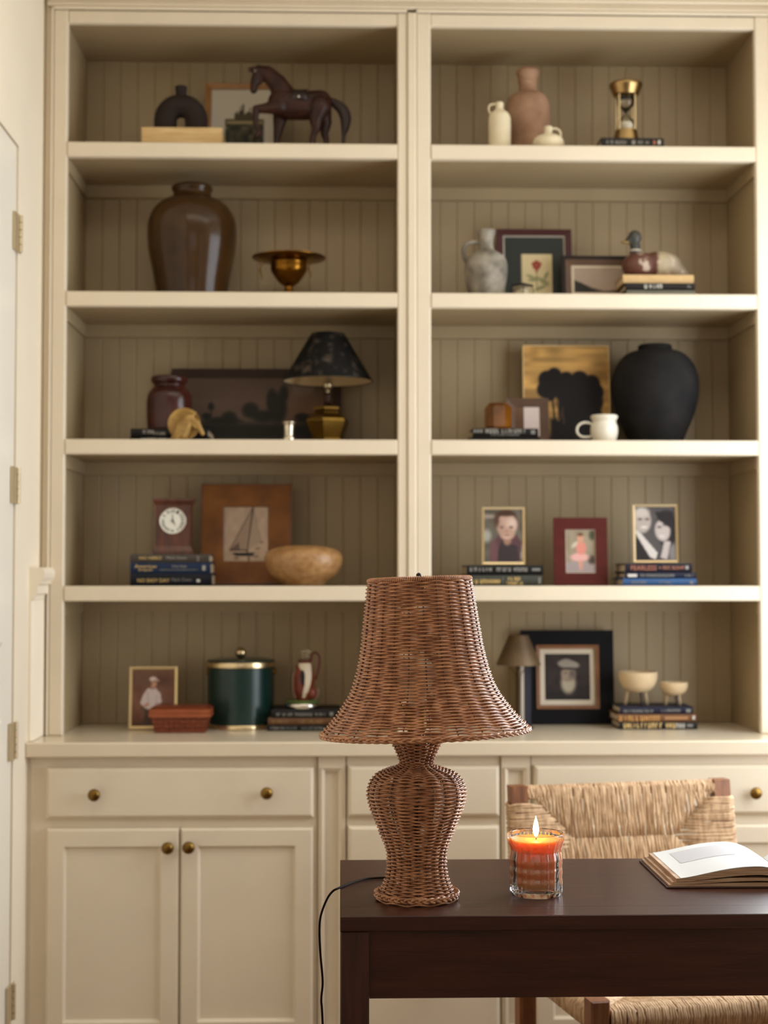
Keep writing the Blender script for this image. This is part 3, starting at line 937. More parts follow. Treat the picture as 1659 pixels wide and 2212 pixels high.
# ================================================================== row 2, left bay
z = ZS[1]
GLZ = M('brown_glaze', (72, 48, 22), 0.16, rgb2=(48, 30, 13), scale=9, bump=0.10, bscale=30, lo=0.25, hi=0.75, spec=0.3)
vessel('glazed_jar', 'large glossy brown glazed storage jar with a short rolled neck', 'jar', 415, 3.895, z,
       [(74, None), (76, 645), (79, 620), (87, 580), (94, 545), (97, 510), (95, 482), (87, 460), (72, 442), (54, 432), (44, 428), (42, 424), (41, 418), (44, 412), (45, 408), (43, 404)], GLZ, sub=4, seg=72, rim=0.008, depth=0.06)
YW = 3.87; xw = W(624, 590, YW).x; k = S(YW)
T = thing('brass_bowl', 'old brass bowl with a wide flat rim and hanging drops', 'bowl', (xw, YW, z))
def zz(py): return W(624, py, YW).z
q = B(); q.lathe(cat_rom([(0.0005, z + 0.0004), (17 * k, z + 0.0004), (18 * k, z + 0.003), (9 * k, zz(624)), (9 * k, zz(619)), (14 * k, zz(616)), (22 * k, zz(610)), (32 * k, zz(597)), (39 * k, zz(586)), (40 * k, zz(578)), (40 * k, zz(570)), (43 * k, zz(566.5)), (62 * k, zz(563)), (78 * k, zz(559)), (79.5 * k, zz(557.5)), (77 * k, zz(557)), (45 * k, zz(563)), (37 * k, zz(570)), (36 * k, zz(583)), (0.0005, zz(606))], 3), (xw, YW, 0), 64)
q.build('bowl', M('old_brass', (168, 118, 40), 0.27, metal=1.0, rgb2=(112, 74, 24), scale=14), T, smooth=True, auto=50)
for i in range(3):
    a = R(200 + 120 * i)
    px_, py_ = xw + 62 * k * math.cos(a), YW + 62 * k * math.sin(a)
    zt = zz(564); q = B()
    q.tube([(px_ + 0.006 * math.cos(t), py_, zt - 0.008 + 0.008 * math.sin(t)) for t in np.linspace(0, 2 * math.pi, 17)[:-1]], 0.0011, 6, closed=True)
    q.tube(cat_rom([(px_, py_, zt - 0.016), (px_ - 0.004, py_, zt - 0.028), (px_ + 0.001, py_, zt - 0.044), (px_, py_, zt - 0.052)], 4), [0.0012] * 3 + [0.0028] * 5 + [0.0018] * 5, 7)
    q.build('hanging_drop', BRASSD, T, smooth=True)

# ================================================================== row 2, right bay
GREY = M('weathered_grey_clay', (150, 142, 128), 0.85, rgb2=(96, 88, 76), scale=22, bump=0.3, bscale=70, lo=0.35, hi=0.62)
T = vessel('grey_pitcher', 'weathered grey clay pitcher with a looped handle and slim neck', 'pitcher', 1050, 3.83, z,
           [(36, None), (39, 638), (43, 615), (46.5, 590), (46, 572), (40, 556), (28, 547), (19, 541), (16, 533), (15.5, 524), (17, 512), (20, 502), (20, 498)], GREY, parts='body', rim=0.004, depth=0.03)
handle([(1042, 526), (1028, 523), (1010, 526), (1002, 537), (1003, 556), (1011, 572)], 3.83, 0.0055, GREY, T, flat=1.0)
DRED = M('dark_red_lacquer', (62, 12, 13), 0.35, spec=0.3)
def flower(p):
    p.rect(0.285, 0.80, -0.1, 0.735, (214, 196, 152), 0.008)
    for cx_, cy_, rx_, ry_, r_ in ((0.50, 0.20, 0.10, 0.035, 10), (0.66, 0.16, 0.10, 0.04, -30), (0.70, 0.26, 0.07, 0.03, 60), (0.44, 0.24, 0.08, 0.025, -20), (0.60, 0.06, 0.10, 0.03, 20)):
        p.ell(cx_, cy_ + 0.13, rx_, ry_, (150, 146, 104), 0.3, r_)
    p.line(0.54, 0.15, 0.54, 0.48, 0.008, (120, 120, 84))
    for a in range(5):
        p.ell(0.54 + 0.05 * math.cos(R(90 + 72 * a)), 0.56 + 0.04 * math.sin(R(90 + 72 * a)), 0.034, 0.034, (146, 56, 42), 0.3)
    p.ell(0.54, 0.49, 0.025, 0.05, (150, 70, 56), 0.4)
pic_frame('picture_frame', 'dark red framed botanical print of a red flower on a green mat', 1072, 1236, 500, 3.975, z, 6,
          [('frame', 14, DRED, 0, 0.002), ('fillet', 3.5, M('pale_fillet', (158, 150, 136), 0.5), 0.003, 0.005)], flower, base=(48, 52, 48))
def hills(p):
    p.c[:] = (164, 144, 128)
    p.mix((0.5 - p.v) * 0.5, (176, 150, 126))
    p.poly([(0, 0.52), (0.12, 0.42), (0.3, 0.22), (0.5, 0.08), (0.75, 0.12), (1, 0.3), (1, -0.1), (0, -0.1)], (84, 72, 60))
    p.poly([(0, 0.5), (0.12, 0.40), (0.26, 0.2), (0.42, 0.02), (0.42, -0.1), (0, -0.1)], (44, 40, 36))
pic_frame('picture_frame', 'small brown framed landscape of dark hills behind the duck decoy', 1212, 1392, 558, 3.925, z, 8,
          [('outer_frame', 8, M('near_black_wood', (28, 16, 13), 0.5, spec=0.25), 0, 0.0), ('frame', 13, M('umber_wood', (84, 56, 30), 0.4, var=0.1), 0.001, 0.004), ('fillet', 6, M('cream_fillet', (200, 180, 156), 0.6), 0.005, 0.006)], hills)
book_stack([dict(y=593, x0=1346, x1=1499, col=(204, 172, 124), label='thick tan cloth book directly under the duck decoy', rough=0.8),
            dict(y=611, x0=1352, x1=1501, col=(36, 34, 34), label='black book with white block lettering beneath the tan book', marks=[('s', '', 1392, 1408, 0.2, 0.8, LETTER_W), ('s', '', 1412, 1434, 0.2, 0.8, LETTER_W), ('s', '', 1485, 1496, 0.3, 0.7, LETTER_D)]),
            dict(y=626.5, x0=1354, x1=1502, col=(112, 110, 96), label='grey-green book at the bottom of the pile under the duck')],
           3.805, z, 0.16, 'books lying flat on the shelves')
zd = W(1420, 593, 3.805).z + 0.0003
YD = 3.865
xd = W(1415, 570, YD).x
T = thing('duck_decoy', 'painted wooden duck decoy with a dark green head sitting on books', 'duck decoy', (xd, YD, zd))
k = S(YD)
def dp(px, py, dy=0.0):
    p = W(px, py, YD); p.y += dy; return p
q = B()
q.ell(dp(1384, 575), (42 * k, 36 * k, 30 * k)); q.ell(dp(1425, 573), (48 * k, 38 * k, 30 * k)); q.ell(dp(1455, 585), (36 * k, 26 * k, 20 * k), Matrix.Rotation(R(25), 3, 'Y'))
q.ell(dp(1372, 555), (14 * k, 14 * k, 14 * k))
BODY = M('chestnut_paint', (126, 78, 60), 0.6, rgb2=(86, 50, 40), scale=30, lo=0.35, hi=0.6)
def duck_mat():
    m = bpy.data.materials.new('duck_paint'); m.use_nodes = True
    nt = m.node_tree; bs = nt.nodes['Principled BSDF']; bs.inputs['Roughness'].default_value = 0.6
    tc = nt.nodes.new('ShaderNodeTexCoord'); sp = nt.nodes.new('ShaderNodeSeparateXYZ'); nt.links.new(tc.outputs['Object'], sp.inputs[0])
    nz = nt.nodes.new('ShaderNodeTexNoise'); nz.inputs['Scale'].default_value = 28; nt.links.new(tc.outputs['Object'], nz.inputs['Vector'])
    ad = nt.nodes.new('ShaderNodeMath'); ad.operation = 'MULTIPLY_ADD'; ad.inputs[1].default_value = 0.03
    nt.links.new(nz.outputs[0], ad.inputs[0]); nt.links.new(sp.outputs[0], ad.inputs[2])
    mr = nt.nodes.new('ShaderNodeMapRange'); mr.inputs[1].default_value = -0.085; mr.inputs[2].default_value = 0.09
    nt.links.new(ad.outputs[0], mr.inputs[0])
    rp = nt.nodes.new('ShaderNodeValToRGB'); e = rp.color_ramp.elements
    e[0].position = 0.0; e[0].color = (*lin((98, 58, 46)), 1)
    e[1].position = 1.0; e[1].color = (*lin((120, 104, 84)), 1)
    for pos, c in ((0.55, (94, 56, 44)), (0.60, (176, 160, 128)), (0.75, (158, 142, 116))):
        n = e.new(pos); n.color = (*lin(c), 1)
    nt.links.new(mr.outputs[0], rp.inputs[0])
    n2 = nt.nodes.new('ShaderNodeTexNoise'); n2.inputs['Scale'].default_value = 45; nt.links.new(tc.outputs['Object'], n2.inputs['Vector'])
    r2 = nt.nodes.new('ShaderNodeValToRGB'); r2.color_ramp.elements[0].position = 0.60; r2.color_ramp.elements[1].position = 0.66
    nt.links.new(n2.outputs[0], r2.inputs[0])
    mx = nt.nodes.new('ShaderNodeMixRGB'); mx.inputs[2].default_value = (*lin((180, 160, 140)), 1)
    nt.links.new(r2.outputs[0], mx.inputs[0]); nt.links.new(rp.outputs[0], mx.inputs[1]); nt.links.new(mx.outputs[0], bs.inputs['Base Color'])
    return m
bo = blob(q, 'body', duck_mat(), T, 0.003, 5)
for v in bo.data.vertices:                              # flat underside resting on the book
    if v.co.z < 0.0005: v.co.z = 0.0005
q = B(); q.caps(dp(1372, 556), 12.5 * k, dp(1372, 530), 11.5 * k); q.ell(dp(1371, 513), (15 * k, 13 * k, 16 * k)); q.ell(dp(1362, 520), (13 * k, 9 * k, 9 * k))
blob(q, 'head', M('mallard_head', (58, 58, 50), 0.5, rgb2=(30, 32, 34), scale=30), T, 0.0022, 5)
q = B(); q.ell(dp(1353, 524), (13 * k, 7 * k, 3.6 * k), Matrix.Rotation(R(10), 3, 'Y')); q.build('bill', M('bill_paint', (150, 122, 74), 0.5), T, smooth=True)
q = B(); q.lathe([(13.4 * k, 0), (14.0 * k, 0.002), (13.4 * k, 0.004)], (dp(1372, 544).x, YD, dp(1372, 544).z), 28, close=False); q.build('neck_ring', M('off_white_paint', (190, 180, 160), 0.6), T, smooth=True)
# small black-topped glass trinket box
YT = 3.80; xt = W(1128, 620, YT).x; k = S(YT)
T = thing('trinket_box', 'tiny glass trinket box with a black diamond-set lid by the botanical print', 'box', (xt, YT, z), rot=(0, 0, R(45)))
hh = W(1128, 615, YT).z - z; s_ = 17 * k
q = B(); q.box(-s_, s_, -s_, s_, hh - 0.004, hh); q.build('lid', BLACKM, T, world=False)
for sx in (-1, 1):
    for sy in (-1, 1):
        q = B(); q.tube([(sx * s_ * 0.92, sy * s_ * 0.92, 0.0004), (sx * s_ * 1.02, sy * s_ * 1.02, hh * 0.5), (sx * s_ * 0.92, sy * s_ * 0.92, hh - 0.004)], 0.0011, 6); q.build('leg', BLACKM, T, world=False, smooth=True)
q = B(); q.box(-s_ * 0.85, s_ * 0.85, -s_ * 0.85, s_ * 0.85, 0.0006, hh - 0.0045); q.build('glass_body', glass_mat('clear_glass'), T, world=False)
q = B(); q.box(-s_ * 0.6, s_ * 0.6, -s_ * 0.6, s_ * 0.6, 0.001, hh * 0.55); q.build('white_insert', CER, T, world=False)
# ================================================================== row 3, left bay
z = ZS[2]
FLAT = 'books lying flat on the shelves'
book_stack([dict(y=925.5, x0=282, x1=452, col=(24, 21, 21), label='black book under the reddish brown crock', marks=[('s', '', 309, 334, 0.42, 0.8, LETTER_S), ('s', '', 332, 357, 0.28, 0.6, LETTER_S), ('b', '', 449, 451, 0.1, 0.7, LETTER_S)]),
            dict(y=945, x0=279, x1=452, col=(20, 18, 18), label='black book at the bottom of the pile under the crock', marks=[('s', '', 305, 372, 0.1, 0.85, LETTER_W)])],
           3.80, z, 0.17, FLAT)
zt = W(366, 925.5, 3.80).z + 0.0003
CROCK = M('oxblood_glaze', (76, 36, 27), 0.2, rgb2=(50, 22, 18), scale=10, spec=0.4, bump=0.06)
vessel('crock', 'reddish brown glazed crock with a flared rim standing on black books', 'crock', 366, 3.885, zt,
       [(46, None), (48, 915), (49, 895), (49, 868), (46, 852), (39, 842), (34, 836), (33.5, 832), (38, 827), (40, 822), (39, 816)], CROCK, sub=4, rim=0.006, depth=0.05)
def pastoral(p):
    p.c[:] = (92, 73, 61)
    p.mix(vnoise(p.u, p.v * 2, 5, 5) * 0.4, (108, 90, 78))
    p.mix(np.clip(1.2 - 3 * np.abs(p.v - 0.42), 0, 1) * np.clip((p.u - 0.55) * 3, 0, 1) * 0.55, (132, 92, 64))
    p.mix(np.clip((0.30 - p.v) * 9, 0, 1), (34, 32, 26))
    for cx_, cy_, rx_, ry_ in ((0.20, 0.52, 0.02, 0.07), (0.17, 0.36, 0.03, 0.06), (0.32, 0.34, 0.05, 0.10), (0.46, 0.46, 0.055, 0.13), (0.55, 0.36, 0.08, 0.10), (0.60, 0.62, 0.035, 0.2), (0.64, 0.5, 0.06, 0.25), (0.68, 0.74, 0.03, 0.14), (0.28, 0.28, 0.12, 0.07), (0.9, 0.3, 0.1, 0.1), (0.8, 0.34, 0.05, 0.08)):
        p.ell(cx_, cy_, rx_, ry_, (34, 32, 26), 0.25)
    p.line(0.20, 0.3, 0.20, 0.52, 0.004, (44, 40, 32))
pic_frame('painting', 'long dark landscape painting with trees leaning behind the crock and brass lamp', 371, 738, 800, 4.006, z, 4,
          [('frame', 20, M('dark_walnut', (52, 31, 19), 0.45, spec=0.25, var=0.15, scale=20, stretch=(1, 6, 6)), 0, 0.004)], pastoral, cat='painting', n=110)
# horse-head medallion
YM = 3.785; k = S(YM); xm = W(397, 922, YM).x
GM = M('gilded_plaster', (186, 150, 82), 0.45, rgb2=(140, 106, 50), scale=30, bump=0.2, bscale=60)
rm = 35.5 * k; zm = z + rm + 0.0006
T = thing('horse_medallion', 'gilded round horse-head medallion propped against black books', 'ornament', (xm, YM, z))
q = B(); q.lathe([(0.0005, -0.004), (rm * 0.97, -0.004), (rm, 0.0), (rm * 0.97, 0.003), (rm * 0.86, 0.002), (rm * 0.8, 0.0), (0.0005, -0.001)], (xm, YM + 0.006, zm), 48, 'y')
q.build('disc', GM, T, smooth=True, auto=50)
def mp(px, py, dy): 
    p = W(px, py, YM); return (p.x, YM + dy, p.z)
q = B()
c = lambda a, ra_, d, rb_, y0, y1: q.caps(mp(*a, y0), ra_ * k, mp(*d, y1), rb_ * k)
c((380, 946), 11, (392, 918), 10, 0.003, 0.0); c((392, 918), 10, (408, 903), 8.5, 0.0, -0.003); c((396, 940), 11, (408, 915), 9, 0.003, 0.0)
c((410, 903), 8, (426, 915), 7.5, -0.003, -0.004); c((426, 915), 7.5, (438, 937), 4.6, -0.004, -0.004); c((418, 915), 6.5, (424, 922), 5.5, -0.003, -0.003)
c((417, 898), 3.0, (424, 890), 1.0, -0.004, -0.004)
for i in range(6):
    c((377 + 5.5 * i, 936 - 7 * i), 2.6, (390 + 5 * i, 934 - 5.2 * i), 1.6, -0.007, -0.0085)
q.ell(mp(425, 911, -0.0115), (1.6 * k, 1.6 * k, 1.6 * k)); q.ell(mp(437, 936, -0.0085), (1.5 * k, 1.5 * k, 1.5 * k))
hd = blob(q, 'horse_head', GM, T, 0.0009, 2)
for v in hd.data.vertices:
    if v.co.z < 0.001: v.co.z = 0.001
# mercury-glass votive
vessel('candle_holder', 'small silvery votive candle holder beside the brass lamp', 'candle holder', 624, 3.80, z,
       [(13, None), (13.5, 952), (13, 945), (10.5, 942.5), (10.5, 940), (11, 928), (11.5, 922), (12, 918), (14, 914), (14.5, 912)], M('mercury_glass', (212, 200, 180), 0.2, metal=0.9, var=0.15, scale=60), sub=3, rim=0.002, depth=0.02)
# brass lamp with black shade
YL = 3.867; xl = W(708, 860, YL).x; k = S(YL)
T = thing('brass_lamp', 'brass table lamp with a faceted body and black speckled cone shade', 'lamp', (xl, YL, z))
def zz(py): return W(708, py, YL).z
a0 = R(18)
q = B(); q.lathe([(0.0005, z + 0.0004), (37 * k, z + 0.0004), (37 * k, zz(949)), (34 * k, zz(946)), (43 * k, zz(925)), (48.5 * k, zz(912)), (47 * k, zz(906)), (40 * k, zz(899)), (33 * k, zz(895)), (0.0005, zz(895))], (xl, YL, 0), 6, a0=a0)
q.build('body', M('olive_brass', (126, 100, 46), 0.3, metal=1.0, var=0.15, scale=20), T)
q = B(); q.lathe([(30 * k, zz(895.2)), (32 * k, zz(891)), (28 * k, zz(889)), (32 * k, zz(886)), (32 * k, zz(881)), (26 * k, zz(878)), (0.0005, zz(877))], (xl, YL, 0), 6, a0=a0)
q.build('collar', BRASSD, T)
q = B(); q.lathe(cat_rom([(14 * k, zz(877.5)), (9 * k, zz(872)), (8 * k, zz(862)), (9 * k, zz(852)), (0.0005, zz(850))], 3), (xl, YL, 0), 20)
q.build('neck', M('dark_bronze', (52, 30, 20), 0.35, metal=0.6), T, smooth=True)
q = B(); q.lathe(cat_rom([(3 * k, zz(850)), (4.5 * k, zz(846)), (4 * k, zz(843)), (9 * k, zz(838)), (11 * k, zz(830)), (8.5 * k, zz(820)), (9 * k, zz(800)), (0.0005, zz(798))], 3), (xl, YL, 0), 20)
q.build('socket', M('pewter', (188, 172, 140), 0.28, metal=0.9), T, smooth=True)
q = B(); q.ell((xl, YL, zz(783)), (14 * k, 14 * k, 18 * k)); q.build('bulb', M('unlit_bulb', (228, 220, 200), 0.3), T, smooth=True)
def speckle():
    return M('black_speckled_paper', (78, 68, 56), 0.7, spec=0.2, rgb2=(12, 10, 9), scale=42, lo=0.52, hi=0.78, detail=6)
zs0, zs1 = zz(823.5), zz(721)
q = B(); q.lathe([(97 * k, zs0), (36 * k, zs1), (34.5 * k, zs1), (95.5 * k, zs0)], (xl, YL, 0), 64, close=False)
q.f += [tuple([3 * 64 + i, 3 * 64 + (i + 1) % 64, (i + 1) % 64, i]) for i in range(64)]
sh = q.build('shade', speckle(), T, smooth=True, auto=50)
q = B(); q.lathe([(95.2 * k, zs0 + 0.0004), (34.2 * k, zs1 - 0.0004)], (xl, YL, 0), 64, close=False)
q.build('shade_lining', M('cream_lining', (206, 182, 140), 0.8), sh, smooth=True)
q = B()
q.tube([(xl + 97 * k * math.cos(a), YL + 97 * k * math.sin(a), zs0) for a in np.linspace(0, 2 * math.pi, 65)[:-1]], 0.0014, 6, closed=True)
q.build('rim_wire', BLACKM, sh, smooth=True)
for a in (0, 120, 240):
    q = B(); q.tube([(xl, YL, zz(735)), (xl + 39 * k * math.cos(R(a)), YL + 39 * k * math.sin(R(a)), zz(735) + 0.004)], 0.0012, 6); q.build('spider_arm', BRASSD, sh)
q = B(); q.lathe([(0.0013, zz(800)), (0.0013, zz(726)), (0.005, zz(724)), (0.004, zz(718)), (0.0005, zz(716))], (xl - 0.014, YL, 0), 8); q.build('harp_rod', BRASSD, T, smooth=True)

# ================================================================== row 3, right bay
book_stack([dict(y=925, x0=1021, x1=1163, col=(24, 22, 22), label='black book with grey lettering under the amber glass', marks=[('b', '', 1023, 1028, 0.5, 0.85, LETTER_D), ('b', '', 1030, 1035, 0.5, 0.85, LETTER_D), ('b', '', 1037, 1042, 0.5, 0.85, LETTER_D), ('s', '', 1049, 1080, 0.45, 0.95, LETTER_S), ('s', '', 1084, 1136, 0.45, 0.9, LETTER_S), ('s', '', 1060, 1122, 0.16, 0.36, LETTER_D), ('b', '', 1147, 1156, 0.35, 0.8, LETTER_D)]),
            dict(y=944.5, x0=1013, x1=1168, col=(30, 26, 24), label='thin black book at the bottom under the amber glass')],
           3.80, z, 0.10, FLAT)
zt = W(1080, 925, 3.80).z + 0.0003
YA = 3.845; xa = W(1076, 900, YA).x; k = S(YA)
T = thing('amber_jar', 'faceted amber glass jar standing on a black book', 'jar', (xa, YA, zt))
AMB = M('amber_glass', (124, 74, 20), 0.12, var=0.35, scale=14)
AMB.node_tree.nodes['Principled BSDF'].inputs['Transmission Weight'].default_value = 0.35
q = B(); q.lathe([(0.0005, zt + 0.0003), (28 * k, zt + 0.0003), (31 * k, zt + 0.006), (32 * k, W(1076, 884, YA).z), (27 * k, W(1076, 877, YA).z), (22 * k, W(1076, 876, YA).z)], (xa, YA, 0), 8, a0=R(22))
q.build('body', AMB, T)
q = B(); q.lathe([(22 * k, W(1076, 876.2, YA).z), (24 * k, W(1076, 874, YA).z), (20 * k, W(1076, 871.5, YA).z), (0.0005, W(1076, 871, YA).z)], (xa, YA, 0), 8, a0=R(22))
q.build('lid', AMB, T)
DKW = M('dark_brown_wood', (78, 52, 32), 0.4, var=0.15, scale=30)
def blank(p):
    p.rect(-0.1, 0.36, -0.1, 1.1, (92, 62, 40)); p.mix(np.clip((p.v - 0.5) * 0.2, 0, 1), (214, 200, 192))
pic_frame('picture_frame', 'small dark wooden frame with a pale blank picture beside the amber jar', 1093, 1185, 864, 3.925, z, 8,
          [('frame', 19, DKW, 0, 0.004)], blank, base=(204, 186, 180))
def trees(p):
    p.c[:] = (188, 146, 84)
    p.c = p.c * (0.82 + 0.36 * vnoise(p.u * 0.25, p.v, 22, 9))[..., None]
    p.mix(np.clip(0.75 - 9 * np.hypot(p.u - 0.13, (p.v - 0.93)), 0, 1) * 0.4, (96, 62, 24))
    p.mix(np.clip(0.22 - 2.2 * np.hypot((p.u - 0.9) * 0.5, (p.v - 0.72)), 0, 1), (120, 80, 36))
    D = (22, 17, 17)
    for cx_, cy_, r_ in ((0.27, 0.66, 0.10), (0.36, 0.70, 0.09), (0.24, 0.56, 0.09), (0.38, 0.60, 0.11), (0.30, 0.52, 0.08), (0.50, 0.66, 0.09), (0.47, 0.56, 0.12), (0.66, 0.65, 0.11), (0.62, 0.52, 0.13), (0.80, 0.62, 0.10), (0.85, 0.54, 0.09), (0.80, 0.44, 0.13), (0.66, 0.36, 0.16), (0.82, 0.30, 0.10), (0.5, 0.42, 0.12)):
        p.ell(cx_, cy_, r_, r_ * 0.92, D, 0.12)
    p.rect(0.42, 0.86, -0.1, 0.42, D, 0.05); p.rect(0.30, 0.86, -0.1, 0.27, D, 0.05); p.mix(np.clip((0.12 - p.v) * 14, 0, 1), D)
    for x_ in (0.36, 0.42, 0.5):
        p.line(x_, 0.2, x_ - 0.03, 0.5, 0.012, D)
    p.line(0.40, 0.25, 0.39, 0.46, 0.008, (120, 88, 54)); p.line(0.46, 0.22, 0.45, 0.38, 0.006, (88, 64, 44))
pic_frame('tree_painting', 'blond wooden panel painted with a black clump of trees', 1129, 1318, 750, 3.975, z, 6,
          [('edge', 2, BEECH, 0, 0.0005)], trees, cat='painting', n=110)
# creamer
YE = 3.815
WG = M('white_stoneware', (216, 208, 190), 0.4, var=0.06, scale=30)
T = vessel('creamer', 'white stoneware creamer with a round handle beside the black jar', 'creamer', 1305, YE, z,
           [(24, None), (27, 947), (29.5, 935), (29, 922), (25.5, 913), (25.5, 910), (28.5, 904), (29.5, 900), (28, 898)], WG, parts='body', sub=4, rim=0.003, depth=0.03)
handle([(1281, 918), (1270, 913), (1257, 914), (1248, 922), (1247, 934), (1256, 943), (1272, 944), (1281, 940)], YE, 0.0032, WG, T)
vessel('black_jar', 'big round matte black jar with a narrow base and low collar', 'jar', 1415, 3.905, z,
       [(56, None), (59, 955), (66, 938), (80, 905), (91, 870), (95, 842), (93, 815), (84, 790), (68, 770), (52, 761), (40, 758), (37, 756), (37, 750), (36, 747)],
       M('matte_black_clay', (38, 35, 33), 0.85, spec=0.15, rgb2=(21, 20, 20), scale=14, bump=0.2, bscale=50, lo=0.3, hi=0.8), sub=4, seg=72, rim=0.006, depth=0.05)

# ================================================================== row 4, left bay
z = ZS[3]
book_stack([dict(y=1197, x0=281, x1=452, col=(70, 64, 58), label='grey book under the wooden mantel clock',
                 marks=[('t', 'NO HERO', 301, 349, 0.35, 0.72, LETTER_G), ('t', 'Mark Owen', 360, 403, 0.38, 0.74, LETTER_S), ('t', '2', 424, 431, 0.2, 0.75, LETTER_S)]),
            dict(y=1215, x0=281, x1=455, col=(26, 40, 66), label='navy blue book with yellow title in the pile under the clock',
                 marks=[('t', 'American', 291, 338, 0.52, 0.82, LETTER_G), ('t', 'Sniper', 299, 331, 0.2, 0.46, LETTER_G), ('t', 'Chris Kyle', 371, 403, 0.5, 0.78, LETTER_S), ('s', '', 345, 429, 0.3, 0.42, LETTER_D), ('b', '', 437, 444, 0.3, 0.75, LETTER_S)]),
            dict(y=1240, x0=281, x1=458, col=(18, 20, 30), label='near-black book at the bottom of the pile under the clock',
                 marks=[('t', 'NO EASY DAY', 297, 366, 0.3, 0.62, LETTER_G), ('t', 'Mark Owen', 371, 414, 0.38, 0.68, LETTER_D), ('b', '', 425, 432, 0.32, 0.55, LETTER_W)])],
           3.80, z, 0.155, FLAT)
zt = W(375, 1197, 3.80).z + 0.0003
YK = 3.845; k = S(YK); xk = W(376, 1130, YK).x
def zz(py): return W(376, py, YK).z
CLK = M('cherry_wood', (88, 40, 20), 0.3, rgb2=(60, 24, 12), scale=12, stretch=(8, 8, 1), coat=0.3)
T = thing('mantel_clock', 'small cherry wood mantel clock with a round white dial', 'clock', (xk, YK, zt))
def tier(q, w0, w1, d0, d1, z0, z1):
    v = [(xk + sx * w, YK + sy * d, zq) for w, d, zq in ((w0, d0, z0), (w1, d1, z1)) for sx, sy in ((-1, -1), (1, -1), (1, 1), (-1, 1))]
    q.add(v, [(3, 2, 1, 0), (4, 5, 6, 7)] + [(i, (i + 1) % 4, 4 + (i + 1) % 4, 4 + i) for i in range(4)])
q = B(); tier(q, 37.5 * k, 37.5 * k, 0.028, 0.028, zz(1180), zz(1092)); cb = q.build('case', CLK, T)
q = B(); tier(q, 43 * k, 43 * k, 0.034, 0.034, zt, zz(1191)); tier(q, 43 * k, 38.2 * k, 0.034, 0.029, zz(1191), zz(1180)); q.build('base', CLK, T)
q = B(); tier(q, 38.2 * k, 42 * k, 0.029, 0.033, zz(1092), zz(1083)); tier(q, 43 * k, 43 * k, 0.034, 0.034, zz(1083), zz(1078)); q.build('cornice', CLK, T)
yd = YK - 0.028; zdl = zz(1126)
q = B(); q.lathe([(28.0 * k, 0.0), (28.3 * k, 0.003), (27.4 * k, 0.0035), (26.8 * k, 0.0015)], (xk, yd, zdl), 48, 'y'); q.build('bezel', SILVER, T, smooth=True)
q = B(); q.lathe([(26.8 * k, 0.0012), (0.0005, 0.0013)], (xk, yd - 0.0006, zdl), 48, 'y'); dl = q.build('dial', M('white_dial', (226, 224, 212), 0.5), T)
q = B()
for i, nm in enumerate(('XII', 'I', 'II', 'III', 'IIII', 'V', 'VI', 'VII', 'VIII', 'IX', 'X', 'XI')):
    a = R(90 - 30 * i); wd = 1.5 + 1.1 * len(nm)
    t = B(); put_text(t, nm, -wd * k, wd * k, -3.6 * k, 3.6 * k, 0)
    ca, sa = math.cos(a - math.pi / 2), math.sin(a - math.pi / 2)
    q.add([(xk + 21 * k * math.cos(a) + x_ * ca - z_ * sa, yd - 0.0024, zdl + 21 * k * math.sin(a) + x_ * sa + z_ * ca) for x_, _, z_ in t.v], t.f)
q.build('numerals', BLACKM, dl)
for ang, L, wd in ((90, 19, 1.0), (90 - 150, 13, 1.4)):
    a = R(ang); dx, dz = math.cos(a), math.sin(a); q = B()
    q.add([(xk - dz * wd * k, yd - 0.0034, zdl + dx * wd * k), (xk + dz * wd * k, yd - 0.0034, zdl - dx * wd * k), (xk + dx * L * k, yd - 0.0034, zdl + dz * L * k),
           (xk - dz * wd * k, yd - 0.0028, zdl + dx * wd * k), (xk + dz * wd * k, yd - 0.0028, zdl - dx * wd * k), (xk + dx * L * k, yd - 0.0028, zdl + dz * L * k)],
          [(0, 1, 2), (5, 4, 3), (0, 3, 4, 1), (1, 4, 5, 2), (2, 5, 3, 0)])
    q.build('hand', BLACKM, T)
q = B(); q.lathe([(2.2 * k, 0.0026), (2.2 * k, 0.0045), (0.0005, 0.005)], (xk, yd, zdl), 14, 'y'); q.build('hub', BLACKM, T)
OCH = M('burl_ochre_wood', (138, 84, 27), 0.4, rgb2=(98, 54, 15), scale=16, spec=0.3, lo=0.3, hi=0.7)
OCHD = M('dark_ochre_edge', (104, 62, 22), 0.4)
def sail(p):
    p.c[:] = (184, 158, 134); p.grain(0.12, 8, 2)
    p.poly([(0.13, 0.21), (0.63, 0.97), (0.50, 0.22)], (160, 136, 114)); p.line(0.13, 0.21, 0.63, 0.98, 0.012, (118, 98, 82))
    p.poly([(0.66, 0.95), (0.57, 0.22), (0.84, 0.36)], (170, 146, 124)); p.line(0.66, 0.96, 0.84, 0.36, 0.006, (140, 120, 100))
    p.poly([(0.13, 0.21), (0.33, 0.36), (0.36, 0.22)], (112, 90, 78))
    p.line(0.65, 0.99, 0.52, 0.16, 0.016, (56, 46, 40)); p.line(0.13, 0.205, 0.52, 0.205, 0.012, (64, 52, 44))
    p.poly([(0.16, 0.155), (0.70, 0.165), (0.66, 0.10), (0.26, 0.10)], (40, 36, 38))
    p.ell(0.28, 0.06, 0.06, 0.02, (112, 96, 84), 0.4); p.ell(0.56, 0.05, 0.03, 0.05, (120, 100, 86), 0.4); p.ell(0.72, 0.09, 0.05, 0.012, (96, 80, 72), 0.4)
    p.ell(0.85, 0.35, 0.04, 0.012, (110, 92, 80), 0.4); p.ell(0.76, 0.24, 0.06, 0.012, (110, 92, 80), 0.4)
